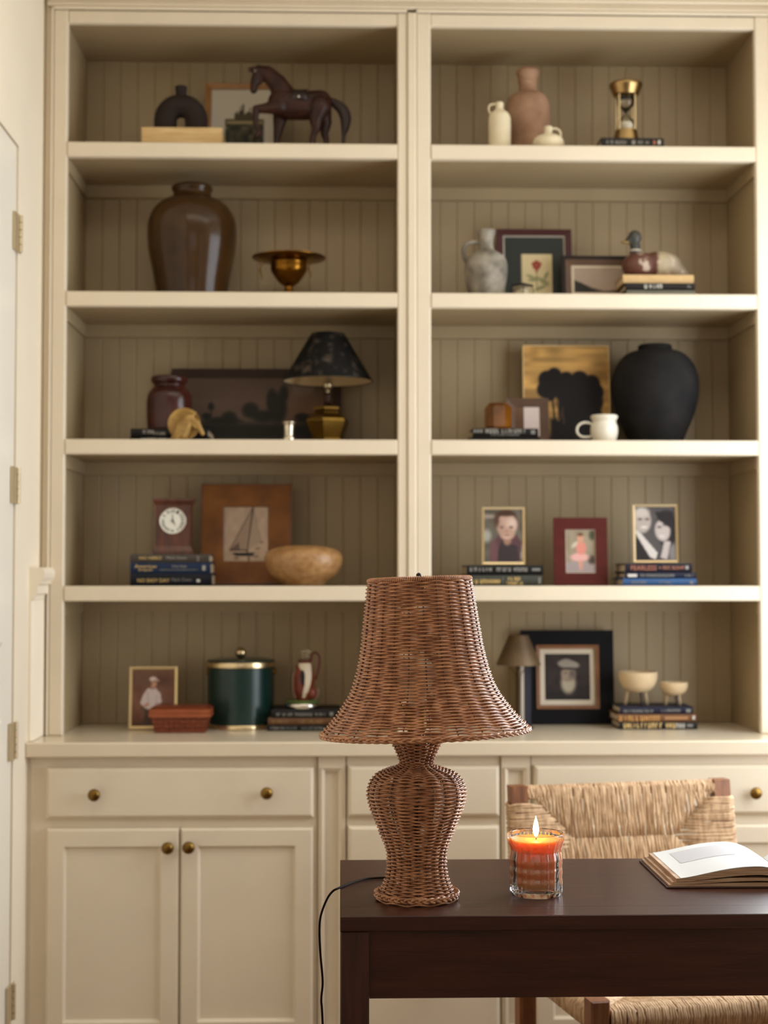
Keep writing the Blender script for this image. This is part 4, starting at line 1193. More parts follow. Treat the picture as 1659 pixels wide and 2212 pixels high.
pic_frame('picture_frame', 'wide ochre wooden frame with a sailboat photograph', 434, 630, 1048, 3.95, z, 7,
          [('outer_edge', 4, OCHD, 0, 0.0), ('frame', 45, OCH, 0.001, 0.003), ('fillet', 1.5, OCHD, 0.004, 0.005)], sail, n=110)
vessel('gourd_bowl', 'tan rounded gourd bowl with a dark narrow opening', 'bowl', 656, 3.84, z,
       [(44, None), (52, 1256), (72, 1240), (82, 1222), (84.5, 1208), (81, 1196), (70, 1187), (54, 1182), (42, 1180)],
       M('mottled_tan_gourd', (176, 136, 88), 0.4, rgb2=(144, 102, 60), scale=60, bump=0.1, bscale=120, lo=0.3, hi=0.7), sub=4, seg=64, rim=0.004, depth=0.05)

# ================================================================== row 4, right bay
book_stack([dict(y=1221, x0=1008, x1=1173, col=(20, 20, 20), label='black book with pale lettering under the baby photograph', marks=[('s', '', 1015, 1066, 0.4, 0.78, LETTER_S), ('s', '', 1073, 1107, 0.4, 0.78, LETTER_S), ('s', '', 1110, 1143, 0.4, 0.78, LETTER_S), ('b', '', 1149, 1167, 0.45, 0.7, LETTER_D)]),
            dict(y=1243, x0=1002, x1=1171, col=(64, 66, 60), label='grey-green book with gold lettering under the baby photograph', marks=[('s', '', 1010, 1033, 0.22, 0.6, LETTER_G), ('s', '', 1037, 1080, 0.22, 0.62, LETTER_G), ('b', '', 1086, 1087, 0.1, 0.9, LETTER_D), ('s', '', 1098, 1127, 0.5, 0.85, LETTER_G), ('s', '', 1094, 1132, 0.1, 0.4, LETTER_G), ('b', '', 1163, 1168, 0.2, 0.8, LETTER_D)])],
           3.80, z, 0.16, FLAT)
book_stack([dict(y=1217, x0=1351, x1=1495, col=(24, 22, 34), label='dark navy book with copper lettering under the couple photograph', marks=[('t', 'FEARLESS', 1363, 1418, 0.25, 0.78, LETTER_O), ('t', 'ERIC BLEHM', 1432, 1478, 0.35, 0.72, LETTER_O), ('b', '', 1424, 1427, 0.45, 0.6, LETTER_O), ('b', '', 1481, 1487, 0.35, 0.75, LETTER_S)]),
            dict(y=1237, x0=1351, x1=1503, col=(30, 34, 52), label='slim navy book between the copper-lettered and light blue books', marks=[('b', '', 1356, 1376, 0.25, 0.75, LETTER_W), ('s', '', 1383, 1461, 0.25, 0.75, LETTER_D), ('s', '', 1480, 1499, 0.3, 0.7, LETTER_D)]),
            dict(y=1249.5, x0=1346, x1=1505, col=(58, 88, 132), label='light blue book at the bottom of the pile under the couple photograph', marks=[('s', '', 1364, 1398, 0.3, 0.65, LETTER_D), ('s', '', 1424, 1448, 0.35, 0.6, LETTER_D), ('b', '', 1490, 1497, 0.25, 0.65, LETTER_D)])],
           3.80, z, 0.15, FLAT)
def baby(p):
    p.c[:] = (116, 110, 98); p.mix(vnoise(p.u, p.v, 6, 4) * 0.7, (70, 66, 56))
    p.ell(0.08, 0.87, 0.25, 0.04, (150, 138, 126), 0.4); p.ell(0.06, 0.5, 0.12, 0.12, (158, 156, 146), 0.4); p.ell(0.97, 0.2, 0.12, 0.14, (156, 154, 144), 0.3)
    p.poly([(0.14, -0.1), (0.18, 0.3), (0.36, 0.52), (0.85, 0.52), (0.98, 0.36), (0.92, -0.1)], (88, 62, 66)); p.ell(0.25, 0.2, 0.1, 0.22, (106, 74, 78), 0.3)
    p.poly([(0.38, -0.1), (0.36, 0.2), (0.46, 0.42), (0.86, 0.30), (0.90, 0.05), (0.86, -0.1)], (58, 50, 52))
    p.ell(0.60, 0.40, 0.10, 0.08, (150, 116, 100), 0.3)
    p.ell(0.57, 0.76, 0.31, 0.235, (82, 60, 48), 0.10)
    p.ell(0.59, 0.70, 0.275, 0.215, (186, 156, 140), 0.08); p.ell(0.60, 0.54, 0.20, 0.12, (180, 148, 130), 0.12)
    p.mix(np.clip(1.3 - 9 * np.hypot((p.u - 0.72) * 0.8, p.v - 0.74), 0, 1) * 0.8, (216, 192, 178))
    p.mix(np.clip(1.0 - 6 * np.hypot((p.u - 0.40), (p.v - 0.66) * 0.7), 0, 1) * 0.5, (150, 116, 102))
    for x_ in (0.46, 0.70):
        p.ell(x_, 0.665, 0.055, 0.022, (150, 122, 110), 0.6); p.ell(x_, 0.66, 0.028, 0.018, (60, 48, 44), 0.5)
    p.ell(0.58, 0.585, 0.05, 0.02, (164, 126, 110), 0.6); p.ell(0.59, 0.51, 0.06, 0.012, (140, 92, 84), 0.5)
    p.ell(0.59, 0.47, 0.1, 0.02, (196, 164, 148), 0.6)
    p.ell(0.56, 0.925, 0.25, 0.055, (70, 50, 40), 0.35); p.ell(0.33, 0.80, 0.06, 0.12, (84, 62, 50), 0.5)
zt1 = W(1088, 1221, 3.80).z
pic_frame('photo_frame', 'gold framed photograph of a baby standing on a black book', 1041, 1134, 1098, 3.83, zt1, 10,
          [('frame', 5, GOLD, 0, 0.001)], baby, th=0.012, easel=True, rotz=-6)
def toddler(p):
    p.c[:] = (164, 150, 128); p.mix(vnoise(p.u, p.v, 5, 8) * 0.6, (110, 104, 84)); p.rect(-0.1, 1.1, -0.1, 0.26, (160, 148, 146), 0.1)
    p.ell(0.92, 0.88, 0.12, 0.12, (74, 76, 58), 0.4); p.ell(0.9, 0.3, 0.14, 0.1, (70, 62, 54), 0.4)
    p.ell(0.47, 0.36, 0.33, 0.10, (224, 172, 166), 0.25); p.ell(0.52, 0.58, 0.18, 0.16, (216, 140, 124), 0.2); p.ell(0.5, 0.80, 0.12, 0.10, (206, 152, 126), 0.2); p.ell(0.5, 0.9, 0.11, 0.04, (110, 76, 56), 0.3)
    p.ell(0.47, 0.18, 0.035, 0.13, (214, 156, 136), 0.3); p.ell(0.55, 0.18, 0.035, 0.13, (206, 150, 132), 0.3); p.ell(0.3, 0.66, 0.12, 0.05, (206, 192, 172), 0.4, 30)
pic_frame('photo_frame', 'red leather photo frame with a toddler in a pink dress', 1196, 1312, 1120, 3.88, z, 6,
          [('frame', 26, M('red_leather', (84, 26, 19), 0.6, spec=0.25, var=0.1, scale=60, bump=0.1), 0, 0.0), ('fillet', 1.2, M('cream_fillet', (200, 180, 156)), 0.001, 0.002)], toddler, th=0.012, easel=True, rotz=-3)
def couple(p):
    p.c[:] = (70, 66, 66); p.mix(vnoise(p.u, p.v, 5, 11) * 0.5, (100, 94, 92))
    p.poly([(-0.1, 0.5), (0.1, 0.5), (0.55, 0.05), (0.5, -0.1), (-0.1, -0.1)], (44, 40, 40)); p.poly([(0.02, 0.58), (0.14, 0.5), (0.54, 0.14), (0.50, 0.02), (0.36, 0.06), (0.02, 0.48)], (198, 190, 184))
    p.ell(0.18, 0.74, 0.22, 0.23, (170, 158, 150), 0.12); p.ell(0.16, 0.9, 0.18, 0.09, (188, 178, 170), 0.4)
    p.ell(0.78, 0.60, 0.26, 0.34, (38, 34, 34), 0.12); p.ell(0.68, 0.56, 0.19, 0.21, (178, 166, 160), 0.12, 20); p.poly([(0.5, 0.9), (0.95, 0.9), (0.98, 0.5), (0.86, 0.6), (0.6, 0.74)], (40, 36, 36))
    p.poly([(0.62, 0.05), (0.72, 0.36), (0.88, 0.36), (0.78, 0.02)], (176, 166, 160)); p.ell(0.95, 0.14, 0.12, 0.16, (118, 112, 110), 0.3)
    for x_, y_ in ((0.12, 0.77), (0.30, 0.77), (0.6, 0.62), (0.74, 0.66)):
        p.ell(x_, y_, 0.05, 0.018, (70, 62, 60), 0.5)
    p.ell(0.22, 0.62, 0.08, 0.02, (212, 204, 198), 0.4); p.ell(0.66, 0.45, 0.06, 0.018, (206, 198, 192), 0.4)
zt2 = W(1420, 1217, 3.80).z
pic_frame('photo_frame', 'gold framed black and white photograph of a couple on navy books', 1368, 1464, 1092, 3.83, zt2, 9,
          [('frame', 5, GOLD, 0, 0.001)], couple, th=0.012, easel=True, rotz=-7)
# ================================================================== bottom row, left bay (on the counter)
z = ZCT
def golfer(p):
    p.c[:] = (124, 86, 64); p.mix(vnoise(p.u, p.v, 6, 21) * 0.7, (92, 58, 46)); p.mix(np.clip((p.v - 0.85) * 6, 0, 1) * 0.5, (128, 104, 72)); p.mix(np.clip((0.12 - p.v) * 8, 0, 1), (82, 58, 48))
    p.ell(0.72, 0.8, 0.25, 0.10, (88, 60, 48), 0.8); p.ell(0.25, 0.82, 0.2, 0.10, (104, 78, 62), 0.8)
    p.ell(0.36, 0.3, 0.13, 0.24, (96, 72, 58), 0.3)
    p.poly([(0.20, 0.40), (0.27, 0.56), (0.36, 0.66), (0.56, 0.66), (0.66, 0.58), (0.70, 0.42), (0.60, 0.36), (0.52, 0.30), (0.34, 0.30)], (194, 176, 170))
    p.poly([(0.30, 0.30), (0.54, 0.30), (0.58, -0.1), (0.26, -0.1)], (84, 66, 56)); p.line(0.40, 0.36, 0.36, 0.58, 0.012, (168, 148, 142)); p.line(0.55, 0.36, 0.60, 0.55, 0.01, (170, 150, 144))
    p.ell(0.34, 0.37, 0.06, 0.03, (176, 130, 106), 0.3, 20); p.ell(0.62, 0.37, 0.05, 0.03, (176, 130, 106), 0.3, -20)
    p.ell(0.48, 0.69, 0.05, 0.05, (150, 106, 86), 0.3); p.ell(0.50, 0.75, 0.075, 0.075, (184, 138, 114), 0.2); p.ell(0.44, 0.75, 0.03, 0.05, (120, 84, 68), 0.4)
    p.ell(0.49, 0.825, 0.085, 0.04, (206, 184, 172), 0.2); p.ell(0.57, 0.805, 0.07, 0.014, (196, 172, 160), 0.3, -8); p.ell(0.54, 0.785, 0.06, 0.012, (116, 82, 68), 0.5)
    p.ell(0.25, 0.2, 0.06, 0.07, (120, 84, 70), 0.4)
pic_frame('photo_frame', 'gold framed photograph of a man in a white shirt behind the basket', 280, 382, 1441, 3.905, z, 9,
          [('frame', 5.5, M('pale_gold', (212, 186, 136), 0.3, metal=0.8), 0, 0.001)], golfer, th=0.012, easel=True, rotz=3)
# basket
YK = 3.842; k = S(YK); xk = W(392, 1555, YK).x
T = thing('basket', 'small reddish brown woven trug basket in front of the gold photo frame', 'basket', (xk, YK, z))
BSK = M('red_brown_splint', (128, 58, 27), 0.45, rgb2=(92, 37, 16), scale=20, stretch=(1, 1, 6), lo=0.3, hi=0.7)
zr1 = W(392, 1528, YK).z
def brect(t, g=0.0):
    return (53 + 11 * t) * k + g, (0.034 + 0.010 * t) + g
q = B()
nl = 5
for i in range(nl):
    t0, t1 = i / nl * 0.92, (i + 0.94) / nl * 0.92
    H = zr1 - z
    for g in (0.0,):
        a, c = brect(t0), brect(t1)
        z0_, z1_ = z + 0.001 + t0 * H, z + 0.001 + t1 * H
        wob = 0.0012 if i % 2 else 0.0
        n = 10
        for side in range(4):
            for s_ in range(n):
                f0, f1 = -1 + 2 * s_ / n, -1 + 2 * (s_ + 0.96) / n
                o_ = 0.0012 if (s_ + i) % 2 else -0.0004
                def pt(f, ab, zz_, off):
                    if side == 0: return (xk + f * ab[0], YK - ab[1] - off, zz_)
                    if side == 1: return (xk + ab[0] + off, YK + f * ab[1], zz_)
                    if side == 2: return (xk - f * ab[0], YK + ab[1] + off, zz_)
                    return (xk - ab[0] - off, YK - f * ab[1], zz_)
                q.add([pt(f0, a, z0_, o_), pt(f1, a, z0_, o_), pt(f1, c, z1_, o_), pt(f0, c, z1_, o_), pt(f0, a, z0_, o_ - 0.003), pt(f1, a, z0_, o_ - 0.003), pt(f1, c, z1_, o_ - 0.003), pt(f0, c, z1_, o_ - 0.003)],
                      [(0, 1, 2, 3), (7, 6, 5, 4), (0, 4, 5, 1), (1, 5, 6, 2), (2, 6, 7, 3), (3, 7, 4, 0)])
wv = q.build('weave', BSK, T); wv['kind'] = 'stuff'
q = B(); w0, d0 = brect(0); q.box(xk - w0 + 0.001, xk + w0 - 0.001, YK - d0 + 0.001, YK + d0 - 0.001, z + 0.0005, z + 0.004); q.build('bottom', BSK, T)
for zz0, zz1, g in ((W(392, 1537, YK).z, W(392, 1529, YK).z, 0.003), (W(392, 1546, YK).z, W(392, 1538, YK).z, 0.0035)):
    w0, d0 = brect(0.85, g); q = B()
    for x0, x1, y0, y1 in ((-w0, w0, -d0, -d0 + 0.005), (-w0, w0, d0 - 0.005, d0), (-w0, -w0 + 0.005, -d0 + 0.0051, d0 - 0.0051), (w0 - 0.005, w0, -d0 + 0.0051, d0 - 0.0051)):
        q.box(xk + x0, xk + x1, YK + y0, YK + y1, zz0, zz1)
    q.build('rim_band', M('rim_splint', (142, 70, 34), 0.45, var=0.12, scale=30), T)
w0, d0 = brect(0.9, 0.002); zl = W(392, 1529, YK).z + 0.0003
q = B()
q.add([(xk - w0, YK - d0, zl), (xk + w0, YK - d0, zl), (xk + w0, YK + d0, zl), (xk - w0, YK + d0, zl), (xk - w0 + 0.012, YK - d0 + 0.012, zl + 0.006), (xk + w0 - 0.012, YK - d0 + 0.012, zl + 0.006), (xk + w0 - 0.012, YK + d0 - 0.012, zl + 0.006), (xk - w0 + 0.012, YK + d0 - 0.012, zl + 0.006)],
      [(3, 2, 1, 0), (4, 5, 6, 7), (0, 1, 5, 4), (1, 2, 6, 5), (2, 3, 7, 6), (3, 0, 4, 7)])
q.build('lid', BSK, T)
# ice bucket
YI = 3.945; k = S(YI); xi = W(520, 1500, YI).x
def zz(py): return W(520, py, YI).z
T = thing('ice_bucket', 'dark green ice bucket with gold bands and a gold ball on the lid', 'ice bucket', (xi, YI, z))
GRN = M('dark_green_vinyl', (10, 42, 38), 0.28, var=0.12, scale=50)
q = B(); q.lathe([(69 * k, z + 0.011), (70 * k, z + 0.012), (71 * k, zz(1441))], (xi, YI, 0), 64); q.build('body', GRN, T, smooth=True, auto=40)
q = B(); q.lathe([(69.5 * k, z + 0.0004), (71 * k, z + 0.0006), (71.5 * k, z + 0.008), (70 * k, z + 0.0108)], (xi, YI, 0), 64); q.build('bottom_band', GOLD, T, smooth=True, auto=40)
q = B(); q.lathe([(72 * k, zz(1440.8)), (74.5 * k, zz(1439)), (75 * k, zz(1431)), (74 * k, zz(1428.5))], (xi, YI, 0), 64); q.build('rim_band', GOLD, T, smooth=True, auto=40)
q = B(); q.lathe([(73 * k, zz(1428.3)), (71 * k, zz(1425)), (60 * k, zz(1423.5)), (0.0005, zz(1422.5))], (xi, YI, 0), 64); ld = q.build('lid', GRN, T, smooth=True, auto=40)
q = B(); q.lathe([(6 * k, zz(1423.5)), (4.5 * k, zz(1419)), (7 * k, zz(1416))], (xi, YI, 0), 24); q.ell((xi, YI, zz(1410)), (12 * k, 12 * k, 12 * k)); q.build('ball_knob', GOLD, ld, smooth=True)
for sx in (-1, 1):
    q = B(); q.lathe([(7 * k, -0.002), (7 * k, 0.003), (3 * k, 0.005)], (xi + sx * 72 * k, YI, zz(1450)), 16, 'x'); q.build('side_boss', BRASSD, T, smooth=True, auto=40)
# books and golf trophy
book_stack([dict(y=1533, x0=587, x1=735, col=(26, 23, 24), label='black book directly under the golf bag trophy', marks=[('s', '', 597, 634, 0.25, 0.62, LETTER_D), ('s', '', 637, 677, 0.25, 0.62, LETTER_D), ('s', '', 681, 708, 0.25, 0.62, LETTER_D), ('b', '', 712, 720, 0.25, 0.7, LETTER_D)]),
            dict(y=1551, x0=579, x1=742, col=(96, 66, 42), label='worn brown book in the middle of the pile under the golf trophy', marks=[('s', '', 588, 626, 0.3, 0.7, M('tan_lettering', (140, 104, 66))), ('s', '', 645, 700, 0.25, 0.75, M('tan_lettering'))]),
            dict(y=1566.5, x0=577, x1=742, col=(22, 21, 22), label='black book at the bottom of the pile under the golf trophy', marks=[('s', '', 584, 640, 0.25, 0.75, LETTER_D), ('s', '', 652, 700, 0.25, 0.7, LETTER_D)])],
           3.845, z, 0.14, FLAT)
zt = W(655, 1533, 3.845).z + 0.0003
YG = 3.892; k = S(YG); xg = W(655, 1480, YG).x
def gp(zx, zy, dy=0.0):                                    # coordinates of the 8.3x crop at (560, 1390)
    p = W(560 + zx / 8.295, 1390 + zy / 8.295, YG); return Vector((p.x, YG + dy, p.z))
T = thing('golf_trophy', 'small brown and white golf bag trophy on a silver base', 'trophy', (xg, YG, zt))
TAN = M('russet_leather', (126, 52, 26), 0.4, rgb2=(96, 36, 18), scale=20)
IVO = M('ivory_enamel', (206, 190, 166), 0.4)
zb_ = gp(0, 1215).z
xg = gp(780, 0).x
q = B(); q.lathe(cat_rom([(0.0005, zt + 0.0002), (33 * k, zt + 0.0002), (37 * k, zt + 0.003), (38 * k, zt + 0.008), (36 * k, zt + 0.013), (33 * k, zt + 0.0155)], 3), (xg, YG, 0), 44); q.build('base', SILVER, T, smooth=True)
zbt = zt + 0.0157
q = B(); q.lathe([(36.5 * k, zbt), (36 * k, zbt + 0.0025), (0.0005, zbt + 0.004)], (xg, YG, 0), 44); q.build('green_turf', M('green_felt', (84, 104, 44), 0.9, var=0.2, scale=80), T, smooth=True)
pb, pt_ = gp(785, 1050), gp(815, 330)
bz0 = zbt + 0.0042; H = pt_.z - bz0
def bag(t): return Vector((pb.x + (pt_.x - pb.x) * t, YG, bz0 + H * t))
def sheared(prof, seg=28):
    q = B(); v = []; f = []
    for r, t in prof:
        c_ = bag(t)
        for i in range(seg):
            a = 2 * math.pi * i / seg
            v.append((c_.x + r * k * math.cos(a), c_.y + r * k * math.sin(a), c_.z))
    for j in range(len(prof) - 1):
        for i in range(seg):
            l = (i + 1) % seg
            f.append((j * seg + i, j * seg + l, (j + 1) * seg + l, (j + 1) * seg + i))
    f += [tuple(range(seg - 1, -1, -1)), tuple((len(prof) - 1) * seg + i for i in range(seg))]
    return q.add(v, f)
sheared(cat_rom([(14, 0), (15, 0.06), (20, 0.2), (23, 0.42), (22, 0.66), (18, 0.86), (14, 0.99)], 3)).build('bag', TAN, T, smooth=True)
sheared([(14, 0.992), (14.5, 1.0), (14.5, 1.05), (13, 1.06), (12, 1.02)]).build('collar', M('dark_russet', (92, 34, 20), 0.4), T, smooth=True, auto=40)
q = B()                                                   # ivory spine panel on the front of the bag
gv = []
for i, (t, a0_, a1_) in enumerate(((0.07, -96, -76), (0.25, -90, -60), (0.42, -84, -52), (0.6, -84, -44), (0.75, -100, -40), (0.88, -130, -36), (0.975, -150, -30))):
    rr = np.interp(t, [0, 0.06, 0.2, 0.42, 0.66, 0.86, 0.99], [14, 15, 20, 23, 22, 18, 14]) + 0.9
    c_ = bag(t)
    for a in np.linspace(R(a0_), R(a1_), 6):
        gv.append((c_.x + rr * k * math.cos(a), c_.y + rr * k * math.sin(a), c_.z))
q.add(gv, [(i * 6 + j, i * 6 + j + 1, i * 6 + j + 7, i * 6 + j + 6) for i in range(6) for j in range(5)])
q.build('ivory_panel', IVO, T, smooth=True)
q = B(); q.ell(gp(790, 620, -20.5 * k), (5.5 * k, 4 * k, 19 * k), Matrix.Rotation(R(-4), 3, 'Y')); q.build('black_pocket', BLACKM, T, smooth=True)
q = B(); q.ell(gp(940, 890, -6 * k), (11 * k, 10 * k, 13 * k)); q.build('side_pocket', TAN, T, smooth=True)
q = B(); q.tube(cat_rom([tuple(gp(*a)) for a in ((930, 300), (945, 200), (1010, 165), (1075, 240), (1075, 400), (1040, 560), (1010, 640))], 5), 2.6 * k, 8); q.build('strap', M('dark_russet'), T, smooth=True)
for pts_, nm in ((((690, 430), (620, 560), (610, 760), (625, 900), (665, 980)), 'piping'), (((1050, 800), (1055, 900), (1000, 985), (890, 990)), 'piping')):
    q = B(); q.tube(cat_rom([tuple(gp(a, c_, -6 * k)) for a, c_ in pts_], 5), 1.7 * k, 6); q.build(nm, M('mauve_piping', (150, 118, 104), 0.5), T, smooth=True)
for a, c_ in (((800, 330), (770, 150)), ((840, 330), (840, 130)), ((870, 330), (880, 150))):
    q = B(); q.tube([tuple(gp(*a)), tuple(gp(*c_))], 1.2 * k, 6); q.ell(gp(c_[0] + 14, c_[1]), (5 * k, 3 * k, 3 * k)); q.build('golf_club', M('pale_club', (168, 156, 130), 0.35, metal=0.4), T, smooth=True)
q = B(); q.ell(gp(712, 1085, -30 * k), (3.6 * k,) * 3); q.build('golf_ball', IVO, T, smooth=True)

# ================================================================== bottom row, right bay
YS = 3.90; k = S(YS); xs = W(1120, 1450, YS).x
def zz(py): return W(1120, py, YS).z
T = thing('accent_lamp', 'slim dark metal lamp with a bronze cone shade beside the black frame', 'lamp', (xs, YS, z))
BRZ = M('bronze_shade', (98, 78, 54), 0.45, metal=0.4, var=0.15, scale=20)
q = B(); q.lathe([(49 * k, zz(1436)), (21 * k, zz(1372)), (20 * k, zz(1372)), (48 * k, zz(1436))], (xs, YS, 0), 56, close=False); q.build('shade', BRZ, T, smooth=True, auto=50)
q = B(); q.lathe([(20 * k, zz(1373)), (0.0005, zz(1372.5))], (xs, YS, 0), 40, close=False); q.build('shade_cap', BRZ, T)
q = B(); q.lathe([(5.5 * k, z + 0.012), (5.5 * k, zz(1462)), (6.5 * k, zz(1458)), (4 * k, zz(1450)), (4 * k, zz(1376))], (xs, YS, 0), 20); q.build('pole', M('dark_bronze_pole', (70, 52, 34), 0.35, metal=0.7), T, smooth=True, auto=40)
for sx in (-1, 1):
    q = B(); q.tube(cat_rom([(xs + sx * 24 * k, YS, zz(1434)), (xs + sx * 14 * k, YS, zz(1446)), (xs + sx * 4 * k, YS, zz(1456))], 4), 0.001, 6); q.build('shade_holder', BRASSD, T)
q = B(); q.lathe(cat_rom([(0.0005, z + 0.0004), (30 * k, z + 0.0004), (30 * k, z + 0.004), (12 * k, z + 0.010), (5.6 * k, z + 0.0125)], 3), (xs, YS, 0), 36); q.build('base', M('dark_bronze_pole'), T, smooth=True)
# two upright books between lamp and frame
for x0, x1, yt, col, lab in ((1125, 1132, 1436, (200, 192, 176), 'thin pale book standing upright behind the bronze lamp'), (1133, 1147, 1438, (34, 34, 50), 'navy book standing upright between the bronze lamp and black frame')):
    Yq = 3.945
    X0, X1, zt = W(x0, 1500, Yq).x, W(x1, 1500, Yq).x, W(x0, yt, Yq).z
    T = thing('upright_book', lab, 'book', ((X0 + X1) / 2, Yq, z))
    q = B(); t = 0.0014
    q.box(X0, X1, Yq, Yq + t, z + 0.0003, zt); q.box(X0, X0 + t, Yq + t, Yq + 0.03, z + 0.0003, zt); q.box(X1 - t, X1, Yq + t, Yq + 0.03, z + 0.0003, zt); q.build('cover', M('cover_%d_%d_%d' % col, col, 0.5), T)
    q = B(); q.box(X0 + t + 0.0002, X1 - t - 0.0002, Yq + t + 0.0002, Yq + 0.028, z + 0.002, zt - 0.002); q.build('page_block', PAGES, T)
def portrait(p):
    p.c[:] = (52, 44, 42); p.grain(0.3, 8, 5); p.mix(np.clip((0.35 - p.v) * 2, 0, 1), (34, 30, 32))
    p.ell(0.52, 0.36, 0.16, 0.22, (176, 164, 142), 0.25); p.ell(0.52, 0.56, 0.16, 0.16, (158, 140, 122), 0.2); p.ell(0.62, 0.56, 0.07, 0.1, (110, 98, 92), 0.5)
    p.ell(0.53, 0.77, 0.24, 0.09, (156, 148, 136), 0.15, -6); p.ell(0.48, 0.82, 0.13, 0.07, (150, 142, 130), 0.3); p.ell(0.52, 0.68, 0.2, 0.025, (52, 44, 42), 0.5); p.ell(0.54, 0.5, 0.02, 0.05, (128, 110, 96), 0.5); p.ell(0.50, 0.43, 0.09, 0.016, (140, 124, 108), 0.5)
    for x_ in (0.46, 0.58):
        p.ell(x_, 0.585, 0.035, 0.014, (80, 68, 62), 0.5)
BLK = M('black_lacquer_frame', (8, 7, 10), 0.5, spec=0.15)
pic_frame('picture_frame', 'wide black framed portrait of a bearded man in a cap', 1125, 1325, 1362, 4.005, z, 4,
          [('outer_frame', 32, BLK, 0, 0.002), ('frame', 8, M('copper_brown_wood', (124, 78, 42), 0.35, var=0.15, scale=30), -0.004, -0.003), ('mat_board', 11, M('white_mat', (210, 198, 176), 0.8), 0.004, 0.005)], portrait, n=80)
book_stack([dict(y=1527, x0=1340, x1=1497, col=(28, 26, 46), label='navy book under the two footed bowls', marks=[('s', '', 1347, 1414, 0.25, 0.65, LETTER_D), ('s', '', 1429, 1472, 0.3, 0.7, LETTER_D), ('b', '', 1482, 1492, 0.25, 0.7, LETTER_D)]),
            dict(y=1543, x0=1334, x1=1504, col=(112, 76, 46), label='tan patterned book between the navy and black books under the bowls', marks=[('s', '', 1338, 1425, 0.12, 0.8, M('amber_print', (190, 140, 76))), ('b', '', 1436, 1486, 0.3, 0.7, M('amber_dim', (160, 114, 70))), ('b', '', 1496, 1501, 0.3, 0.8, LETTER_W)]),
            dict(y=1559.5, x0=1338, x1=1507, col=(30, 26, 26), label='black book with a cream printed spine at the bottom under the bowls', marks=[('s', '', 1347, 1459, 0.15, 0.85, M('cream_print', (214, 180, 116))), ('s', '', 1461, 1479, 0.2, 0.8, LETTER_W), ('b', '', 1484, 1497, 0.3, 0.7, LETTER_D)])],
           3.86, z, 0.125, FLAT)
zt = W(1420, 1527, 3.86).z + 0.0003
CLAY = M('pale_clay', (206, 180, 142), 0.8, var=0.1, scale=18, bump=0.15, bscale=50)
for cx, y0, y1, yl, hw, Y_, legs, lab in ((1378, 1450, 1497, 1526, 42, 3.915, ((-26, 12), (6, -20), (22, 12)), 'larger pale clay bowl on three legs standing on books'), (1456, 1473, 1503, 1526, 29.5, 3.90, ((-17, 8), (4, -13), (15, 10)), 'smaller pale clay bowl on three legs standing on books')):
    k = S(Y_); xb = W(cx, 1490, Y_).x
    T = thing('footed_bowl', lab, 'bowl', (xb, Y_, zt))
    zb1, zb0 = W(cx, y0, Y_).z, W(cx, y1, Y_).z
    h = zb1 - zb0
    q = B(); q.lathe(inner(cat_rom([(0.0005, zb0), (hw * 0.45 * k, zb0 + h * 0.05), (hw * 0.8 * k, zb0 + h * 0.28), (hw * 0.98 * k, zb0 + h * 0.65), (hw * k, zb0 + h * 0.96)], 4), 0.004, h * 0.8), (xb, Y_, 0), 44)
    q.build('bowl', CLAY, T, smooth=True)
    for lx, ly in legs:
        q = B(); p0 = Vector((xb + lx * 0.72 * k, Y_ + ly * 0.72 * k, zb0 + h * 0.2)); p1 = Vector((xb + lx * k, Y_ + ly * k, zt))
        q.tube([p0, p0 * 0.5 + p1 * 0.5, p1], [0.0058, 0.0048, 0.0042], 10); q.build('leg', CLAY if ly > 0 else M('dark_clay_leg', (66, 52, 44), 0.7), T, smooth=True)

# ================================================================== desk
DY_0, DY_1, DZ_ = 2.313, 2.763, 0.75
DX0, DX1 = W(734.5, 1972, DY_0).x, 1.25
T = thing('desk', 'dark stained wooden writing desk in front of the bookcases', 'desk', ((DX0 + DX1) / 2, (DY_0 + DY_1) / 2, 0))
k = S(DY_0)
zt = DZ_ - 32 * k
q = B()
c_ = 0.002
q.cbox(DX0, DX1, DY_0, DY_0 + 0.0605, zt, DZ_, 0.0012); q.box(DX0, DX1, DY_0 + 0.061, DY_1, zt, DZ_)
tp = q.build('tabletop', DESKM, T)
lw = 62 * k
LEGD = M('dark_stained_leg', (70, 36, 25), 0.4, rgb2=(42, 20, 14), scale=9, stretch=(9, 9, 0.7), bump=0.12, bscale=40, lo=0.3, hi=0.7)
for x0 in (DX0 + 0.0005, DX1 - lw - 0.0005):
    for y0 in (DY_0 + 0.004, DY_1 - lw - 0.004):
        q = B(); q.cbox(x0, x0 + lw, y0, y0 + lw, 0, zt - 0.0005, 0.002); q.build('leg', LEGD, T)
za = W(1200, 2154, DY_0 + 0.012).z
for y0 in (DY_0 + 0.012, DY_1 - 0.034):
    q = B(); q.box(DX0 + lw + 0.0008, DX1 - lw - 0.0008, y0, y0 + 0.022, za, zt - 0.0005); q.build('apron', DESKM, T)
for x0 in (DX0 + 0.008, DX1 - 0.030):
    q = B(); q.box(x0, x0 + 0.022, DY_0 + lw + 0.005, DY_1 - lw - 0.005, za, zt - 0.0005); q.build('side_apron', DESKM, T)

